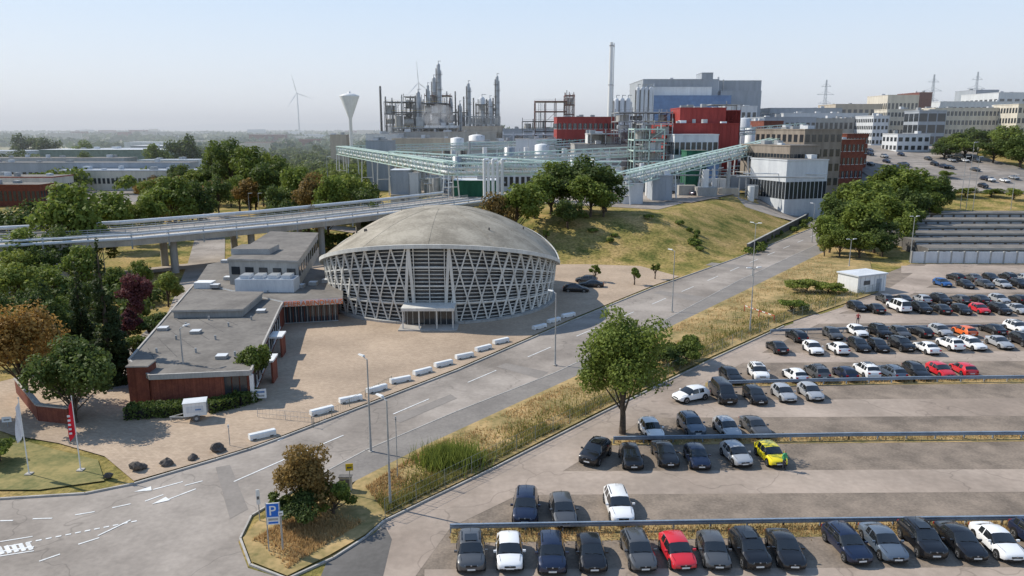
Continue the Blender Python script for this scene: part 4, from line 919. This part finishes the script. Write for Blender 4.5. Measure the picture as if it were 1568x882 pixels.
def stack(x,ytop,Y,wt,wb,mat,name):
    t=Q(x,ytop,Y);z0=Hf(t.x,Y)-.5;mb=MB();mb.cyl((t.x,Y,z0),(t.x,Y,t.z),wb/2/F*Y,wt/2/F*Y,16,mat);mb.cyl((t.x,Y,t.z-2),(t.x,Y,t.z-1.4),wt/1.5/F*Y,n=16,mat=steel);mb.cyl((t.x,Y,t.z),(t.x,Y,t.z+.05),wt/2.6/F*Y,n=12,mat=darkm)
    mb.cyl((t.x,Y,z0+(t.z-z0)*.6),(t.x,Y,z0+(t.z-z0)*.6+.4),wt*.75/F*Y,n=12,mat=steel);mb.obj(name)
stack(936.5,65,440,5,8,whitep,'factory_chimney');stack(940.5,66,441,1.5,2,lightclad,'factory_chimney')
stack(582,132,YR,3,4,darksteel,'flare_stack');stack(590,148,YR+5,2,2,darksteel,'flare_stack');stack(868,138,420,1,1.5,darksteel,'vent_mast')
for x,y in ((600,150),(615,145),(628,150),(684,140),(697,140),(725,150),(745,152),(648,152),(606,158),(636,148),(710,148),(755,150)):stack(x,y,YR+R(-15,15),2,2.6,random.choice((darksteel,steel)),'vent_stack')
for a in ((588,640,156,YR-4,22,6,darksteel),(618,640,148,YR+6,18,7,darksteel),(645,684,158,YR-14,20,6,darksteel),(650,688,146,YR,22,8,rust),(686,712,172,YR-10,20,4,darksteel),(712,765,178,YR-20,25,4,steel),(600,650,172,YR-30,12,4,darksteel),(728,760,160,YR+4,18,5,darksteel)):frame('refinery_structure',*a[:7],fill=.85)
frame('refinery_structure',820,868,155,400,20,5,rust,fill=.3);frame('refinery_structure',866,880,146,402,12,6,rust);frame('process_structure',948,1030,172,300,22,7,steel,fill=.7);frame('process_structure',985,1030,190,265,14,6,steel,fill=.7);frame('process_structure',905,950,205,290,20,4,steel,fill=.6);frame('process_structure',800,850,186,400,15,3,darksteel)
frame('process_structure',972,1018,198,240,12,6,palegreen,fill=.5);frame('process_structure',1090,1135,160,330,14,4,steel,fill=.5);frame('process_structure',600,700,196,420,20,4,steel,fill=.7);frame('process_structure',770,850,206,370,20,3,lightclad,fill=.7)
def bld(name,x0,x1,ytop,Y,depth,wall,roof=None,rows=0,cols=0,rz=0,fw=.6,fh=.5,frame_=None,base=None,band=None,clutter=2):
    a=Q(x0,ytop,Y);b=Q(x1,ytop,Y);W=b.x-a.x;cx=(a.x+b.x)/2;z0=(min(Hf(a.x,Y),Hf(b.x,Y))-1) if base is None else base;z1=a.z;roof=roof or rooffelt
    c,s=math.cos(rz),math.sin(rz)
    def T(X,Y_):return (cx+X*c-Y_*s,Y+X*s+Y_*c)
    mb=MB();ce=T(0,depth/2);mb.box(ce[0],ce[1],z0,W,depth,z1-z0,wall,rz,roof);mb.box(ce[0],ce[1],z1,W+.3,depth+.3,.35,band or wall,rz,roof)
    zb=z0+1.2
    if rows:
        k=max(2,int(depth/(W/cols)))
        mb.windows(T(-W/2,0),T(W/2,0),zb,z1-.3,rows,cols,fw=fw,fh=fh,frame=frame_);mb.windows(T(-W/2,depth),T(-W/2,0),zb,z1-.3,rows,k,fw=fw,fh=fh,frame=frame_);mb.windows(T(W/2,0),T(W/2,depth),zb,z1-.3,rows,k,fw=fw,fh=fh,frame=frame_)
    for _ in range(clutter):
        q=T(R(-.4,.4)*W,R(.2,.8)*depth);mb.box(q[0],q[1],z1+.3,R(1,3),R(1,3),R(.6,1.6),random.choice((steel,lightclad)),rz)
    if wall in(greyclad,lightclad,redclad,greenclad) and not rows:
        k=int(W/1.5)
        for i in range(k+1):
            q=T(-W/2+W*i/k,-.03);mb.box(q[0],q[1],z0,.1,.08,z1-z0-.1,wall,rz)
    return mb.obj(name)
bld('power_station',985,1100,122,440,50,greyclad,clutter=4);bld('power_station',1000,1166,124,455,60,greyclad,lightclad,clutter=5);bld('power_station',998,1120,147,425,20,blueclad,lightclad);bld('power_station',1000,1090,134,432,20,lightclad);bld('power_station',1075,1092,112,450,14,greyclad,clutter=0);bld('power_station',1104,1166,140,440,30,greyclad,clutter=2);bld('power_station',1110,1160,163,410,25,lightclad,rows=2,cols=6)
for x in (977,984,990,997):column(x,133,425,6,'storage_silo',lightclad,1)
for x in (944,953,962):column(x,150,400,8,'storage_silo',lightclad,1)
stack(1100,118,445,3,3,lightclad,'vent_stack');stack(1001,128,430,2,2,lightclad,'vent_stack');stack(1108,122,450,2,2,steel,'vent_stack')
bld('red_process_building',853,948,180,330,25,redclad,rows=3,cols=12,fw=.7,fh=.35,frame_=whitep,clutter=4)
bld('red_process_building',1042,1112,166,290,18,redclad,clutter=4);bld('red_process_building',1030,1134,190,272,26,redclad,lightclad,clutter=5,rz=.12);bld('loading_hall',1032,1102,207,262,8,lightclad,lightclad,rows=2,cols=8,fw=.75,fh=.5,clutter=0,rz=.12);bld('red_process_building',1080,1134,170,300,20,redclad)
bld('silo_office_building',1205,1262,224,236,24,brownc,rows=3,cols=8,fw=.8,fh=.4,rz=.35,clutter=4);bld('silo_office_building',1226,1298,199,262,26,brownc,rows=5,cols=6,fw=.6,fh=.5,rz=.35,clutter=5);bld('silo_office_building',1292,1336,206,300,40,brickm,rows=4,cols=7,rz=.4,fw=.6,fh=.5,frame_=whitep)
bld('weighbridge_office',1200,1275,246,226,18,lightclad,rooffelt,rows=1,cols=10,fw=.8,fh=.3,rz=.3)
bld('brick_factory_building',1268,1335,215,285,30,brickm,rows=4,cols=7,rz=.45,frame_=whitep)
bld('office_block',1360,1470,168,400,16,cream,rows=4,cols=20,rz=-.05,frame_=whitep,clutter=5);bld('office_block',1435,1560,166,385,16,cream,rows=4,cols=22,rz=-.08,frame_=whitep,clutter=6);bld('office_block',1338,1362,178,380,20,lightclad,rows=4,cols=4);bld('office_block',1408,1450,170,372,14,greyclad,rows=3,cols=3,fw=.85,fh=.7);bld('office_block',1375,1425,206,340,14,lightclad,rows=2,cols=5);bld('office_block',1560,1700,160,370,20,cream,rows=4,cols=20)
bld('factory_building',1360,1408,146,520,30,cream,rows=2,cols=8,fh=.35);bld('factory_building',1408,1428,142,530,30,brickm);bld('factory_building',1180,1290,166,480,40,greyclad,rows=2,cols=14);bld('factory_building',1200,1330,174,430,40,lightclad,rows=2,cols=16,clutter=6);bld('factory_building',1240,1345,182,400,30,concrete,rows=2,cols=14,clutter=6);bld('factory_building',1170,1250,180,380,30,greyclad,rows=2,cols=10);bld('factory_building',1440,1568,156,560,40,lightclad,rows=2,cols=14);bld('factory_building',1495,1530,138,640,30,greyclad);bld('factory_building',1530,1600,142,600,50,lightclad,rows=2,cols=6);bld('factory_building',1280,1350,160,520,30,beige,rows=2,cols=8);bld('factory_building',1170,1200,186,350,20,brickm,rows=2,cols=4)
for a in ((600,760,203,400,40,concrete),(650,700,193,430,20,lightclad),(707,770,194,420,20,beige),(770,850,198,400,30,greyclad),(560,610,206,380,25,lightclad),(715,775,218,340,20,lightclad),(600,690,213,360,20,beige),(790,860,214,330,18,lightclad),(900,930,206,300,10,whitep),(560,600,216,330,10,greyclad),(880,960,222,290,20,concrete)):bld('plant_shed',*a,clutter=4)
bld('green_shed',694,762,278,222,10,greenclad,lightclad,clutter=1);bld('grey_container_building',598,626,262,232,8,greyclad,lightclad,clutter=0);bld('grey_container_building',626,640,266,232,8,lightclad,clutter=0);bld('plant_shed',640,690,270,250,10,lightclad,rows=1,cols=6);bld('pump_house',1000,1030,270,210,8,greyclad,lightclad);bld('pump_house',955,985,282,200,7,lightclad,clutter=1);bld('plant_shed',770,840,262,240,10,lightclad,rows=1,cols=8)
bld('storage_container',1052,1084,232,250,8,greenclad,clutter=0);bld('storage_container',1085,1102,236,248,6,blueclad,clutter=0)
mb=MB()
for i,x in enumerate((742,748,755,762,769)):
    a=Q(x,300,205);b=Q(x,245+i%2*5,205);mb.cyl((a.x,205,7),(a.x,205,b.z),.42,n=8,mat=whitep);mb.cyl((a.x,205,b.z),(a.x+.9,208,b.z),.42,n=8,mat=whitep);mb.lathe(a.x,205,[(.42,b.z),(.3,b.z+.3),(0,b.z+.42)],8,whitep)
mb.obj('pipe_riser')
for x,y,Y,w in ((620,205,420,30),(700,212,350,20),(730,208,380,24),(830,222,320,22),(780,226,300,16),(880,236,270,14),(700,240,250,14),(910,240,262,16),(1140,182,380,20),(1150,196,350,16),(575,208,400,18)):
    t=Q(x,y,Y);r=w/2/F*Y;z0=Hf(t.x,Y)-.5;mb=MB();mb.lathe(t.x,Y,[(r,z0),(r,t.z),(r*.5,t.z+r*.14),(0,t.z+r*.2)],20,random.choice((lightclad,whitep,steel)))
    mb.cyl((t.x,Y,t.z+r*.18),(t.x,Y,t.z+r*.18+.8),.3,n=6,mat=steel);mb.beam((t.x-r,Y-.6,z0),(t.x+r*.7,Y-r*.8,t.z),.5,.12,steel);mb.obj('storage_tank')
mb=MB()
for _ in range(480):
    Y=R(222,430);x=R(600,1190);a=Q(x,0,Y);z0=Hf(a.x,Y);k=random.random()
    if k<.35:mb.box(a.x,Y,z0-.3,R(1.5,7),R(1.5,5),R(1.5,5),random.choice((lightclad,steel,concrete,whitep,greyclad,rust,beige)))
    elif k<.7:
        h=R(3,10);mb.cyl((a.x,Y,z0-.3),(a.x,Y,z0+h),R(.3,1.3),n=10,mat=random.choice((lightclad,steel,whitep,darksteel)))
    elif k<.9:
        h=R(3,7);l=R(6,25);mb.cyl((a.x,Y,z0+h),(a.x+l,Y+R(-6,6),z0+h),R(.15,.4),n=6,mat=random.choice((lightclad,steel,whitep)));mb.beam((a.x+1,Y,z0-.3),(a.x+1,Y,z0+h),.25,.25,steel)
    else:mb.cyl((a.x,Y,z0),(a.x,Y,z0+R(8,14)),.12,.08,6,steel)
mb.obj('process_equipment')
bld('warehouse',-60,80,272,290,14,cream,rooffelt,rows=1,cols=24,fh=.35,clutter=4,band=redclad);bld('warehouse',85,292,262,330,14,cream,greyclad,rows=1,cols=30,fh=.3,band=greyclad,clutter=6);bld('warehouse',-80,290,250,345,10,greyclad,rooffelt,rows=1,cols=40,fh=.3,clutter=6);bld('warehouse',60,262,230,460,25,oldgreen,lightclad,clutter=3);bld('warehouse',200,262,224,520,20,greyclad,whitep);bld('warehouse',150,235,228,480,10,lightclad,lightclad)
bld('warehouse',-80,190,243,390,14,greyclad,rooffelt,rows=1,cols=36,fh=.3,clutter=6);bld('warehouse',-40,60,284,262,10,brickm,rooffelt,rows=1,cols=14,clutter=3);bld('warehouse',210,300,246,380,14,lightclad,greyclad,rows=1,cols=12,clutter=3);bld('warehouse',-80,40,232,450,20,lightclad,greyclad,rows=1,cols=14,clutter=3)
bld('green_roof_house',-60,60,400,122,10,cream,oldgreen);bld('warehouse',505,530,207,450,8,beige)
mb=MB();t=Q(535,148,620);z0=-.5;s=620/F
mb.lathe(t.x,620,[(4.2*s,z0),(2.6*s,z0+6),(2.4*s,Q(535,182,620).z),(14.5*s,t.z),(14.5*s,t.z+.8),(6*s,t.z+2.4),(2*s,t.z+2.6),(2*s,t.z+4),(0,t.z+4)],32,whitep);mb.obj('water_tower')
def turbine(x,yhub,Y,rb,ph):
    t=Q(x,yhub,Y);mb=MB();mb.cyl((t.x,Y,-1),(t.x,Y,t.z),rb*.05,rb*.025,12,whitep);mb.box(t.x,Y,t.z-1,2,6,2.2,whitep);mb.lathe(t.x,Y-3.5,[(1.2,t.z),(0,t.z)],8,whitep)
    for k in range(3):
        a=ph+k*2.094;d=Vector((math.sin(a)*.55,math.sin(a)*.8,math.cos(a)));n=Vector((d.z,0,-d.x)).normalized();c=Vector((t.x,Y-4,t.z))
        mb.add([c-n*.4,c+d*rb*.25-n*.8,c+d*rb-n*.15,c+d*rb+n*.2,c+d*rb*.2+n*1.,c+n*.4],[(0,1,2,3,4,5)],whitep)
    mb.obj('wind_turbine')
turbine(455,143,1700,42,-.3);turbine(641,127,1500,40,-.1)
def pylon(x,ytop,Y):
    t=Q(x,ytop,Y);z0=0;h=t.z-z0;mb=MB();pm=greyclad
    for a in(-1,1):
        for b in(-1,1):mb.beam((t.x+a*4,Y+b*4,z0),(t.x+a*.5,Y+b*.5,t.z),.4,.4,pm)
    for k in range(8):
        u=k/8;v_=(k+1)/8;w0=4-3.5*u;w1=4-3.5*v_;mb.beam((t.x-w0,Y-w0,z0+h*u),(t.x+w1,Y-w1,z0+h*v_),.25,.25,pm);mb.beam((t.x+w0,Y-w0,z0+h*u),(t.x-w1,Y-w1,z0+h*v_),.25,.25,pm)
    for u,l in ((.65,9),(.78,12),(.9,7)):mb.beam((t.x-l,Y,z0+h*u),(t.x+l,Y,z0+h*u),.4,.5,pm);mb.beam((t.x-l,Y,z0+h*u),(t.x,Y,z0+h*(u+.05)),.25,.25,pm);mb.beam((t.x+l,Y,z0+h*u),(t.x,Y,z0+h*(u+.05)),.25,.25,pm)
    mb.obj('electricity_pylon')
pylon(1266,122,1100);pylon(1431,114,1000);pylon(1498,110,1050)
for _ in range(34):
    x=R(138,195);y=R(262,345);k=random.choice(('hatch','sedan','suv'));c=random.choice(('white','black','grey','silver','blue'));inst('parked_car',car_mesh(k,c),(x,y,Hf(x,y)+.35),R(-.1,.1))
for x,y in ((55,225),(62,240),(48,232),(75,255)):inst('parked_car',car_mesh('hatch',random.choice(('white','black','blue'))),(x,y,Hf(x,y)+.15),R(0,3))
p=P(345,292);inst('moving_car',car_mesh('hatch','white'),(p.x,p.y,.15),.4);inst('moving_car',car_mesh('hatch','black'),(-100,245,.15),.4)
for k in range(14):
    x=-270+k*10+R(-2,2);inst('parked_car',car_mesh(random.choice(('hatch','sedan')),random.choice(('white','black','grey','silver'))),(x,281+R(-1,1),.12),R(-.1,.1))
for x,y in ((1480,262),(1492,240),(1500,262),(1555,290),(380,318),(395,318),(500,262),(1075,285),(1100,280),(1145,262),(655,255)):
    t=Q(x,y-22,230);z=Hf(t.x,230)
    mb=MB();mb.cyl((t.x,230,z),(t.x,230,t.z),.1,.06,6,steel);mb.beam((t.x,230,t.z),(t.x+1.2,230,t.z+.1),.2,.12,whitep);mb.obj('street_lamp')
# ---------------------------------------------------------------- atmosphere: real haze volume over the distance, steam from the plant
mb=MB();mb.box(0,4200,-30,19000,7800,150,whitep);ho=mb.obj('atmospheric_haze')
def vol(name,dens,col=(1,1,1)):
    vm=bpy.data.materials.new(name);vm.use_nodes=True;N=vm.node_tree.nodes;L=vm.node_tree.links;N.clear();oo=N.new('ShaderNodeOutputMaterial');vv=N.new('ShaderNodeVolumeScatter');vv.inputs['Color'].default_value=(*col,1);vv.inputs['Density'].default_value=dens;vv.inputs['Anisotropy'].default_value=.1;L.new(vv.outputs[0],oo.inputs['Volume']);return vm
ho.data.materials[0]=vol('haze',.00042,(.95,.98,1))
bm=bmesh.new()
for x,y,s in ((662,184,5),(668,178,6),(676,172,5),(684,178,4),(656,176,4),(672,190,5)):
    c=Q(x,y,425);r=bmesh.ops.create_icosphere(bm,subdivisions=3,radius=s)
    for v_ in r['verts']:v_.co*=1+.35*noise.noise(v_.co*.3+c);v_.co+=c
me=bpy.data.meshes.new('steam_plume');bm.to_mesh(me);me.materials.append(vol('steam',.06));inst('steam_plume',me,(0,0,0))
# ---------------------------------------------------------------- light, sky, camera
EL=math.radians(42);sv=Vector((-.92,.39,0)).normalized()
w=bpy.data.worlds.new("World");scene.world=w;w.use_nodes=True;N=w.node_tree.nodes;L=w.node_tree.links
sky=N.new('ShaderNodeTexSky');sky.sky_type='NISHITA';sky.sun_disc=False;sky.sun_elevation=EL;sky.sun_rotation=math.atan2(sv.x,sv.y);sky.air_density=1.0;sky.dust_density=2.;sky.ozone_density=1.0;sky.altitude=100
bg=N['Background'];bg.inputs['Strength'].default_value=.11
tc=N.new('ShaderNodeTexCoord');sp=N.new('ShaderNodeSeparateXYZ');L.new(tc.outputs['Generated'],sp.inputs[0]);rr=N.new('ShaderNodeValToRGB')
e=rr.color_ramp.elements;e[0].position=0;e[0].color=(.88,.92,.96,1);e[1].position=1;e[1].color=(.14,.27,.52,1);q=e.new(.16);q.color=(.62,.77,.96,1);q=e.new(.4);q.color=(.28,.43,.70,1)
L.new(sp.outputs['Z'],rr.inputs[0])
sc_=N.new('ShaderNodeVectorMath');sc_.operation='SCALE';sc_.inputs['Scale'].default_value=9.8;L.new(rr.outputs[0],sc_.inputs[0])
mx=N.new('ShaderNodeMixRGB');mx.inputs[0].default_value=.88;L.new(sky.outputs[0],mx.inputs[1]);L.new(sc_.outputs[0],mx.inputs[2]);L.new(mx.outputs[0],bg.inputs['Color'])
sl=bpy.data.lights.new('sun','SUN');sl.energy=5.0;sl.angle=math.radians(.5);sl.color=(1,.94,.84);so=bpy.data.objects.new('sun',sl);scene.collection.objects.link(so)
d=Vector((sv.x*math.cos(EL),sv.y*math.cos(EL),math.sin(EL)));so.rotation_euler=d.to_track_quat('Z','Y').to_euler();so.location=(-50,50,80)
cam=bpy.data.cameras.new('camera');cam.sensor_width=36;cam.lens=36*F/1568;cam.clip_start=.5;cam.clip_end=30000;co=bpy.data.objects.new('camera',cam);scene.collection.objects.link(co);co.location=(0,0,HC);co.rotation_euler=(math.pi/2-PITCH,0,0);scene.camera=co
scene.view_settings.view_transform='Standard';scene.view_settings.look='None';scene.view_settings.exposure=0;scene.view_settings.gamma=1
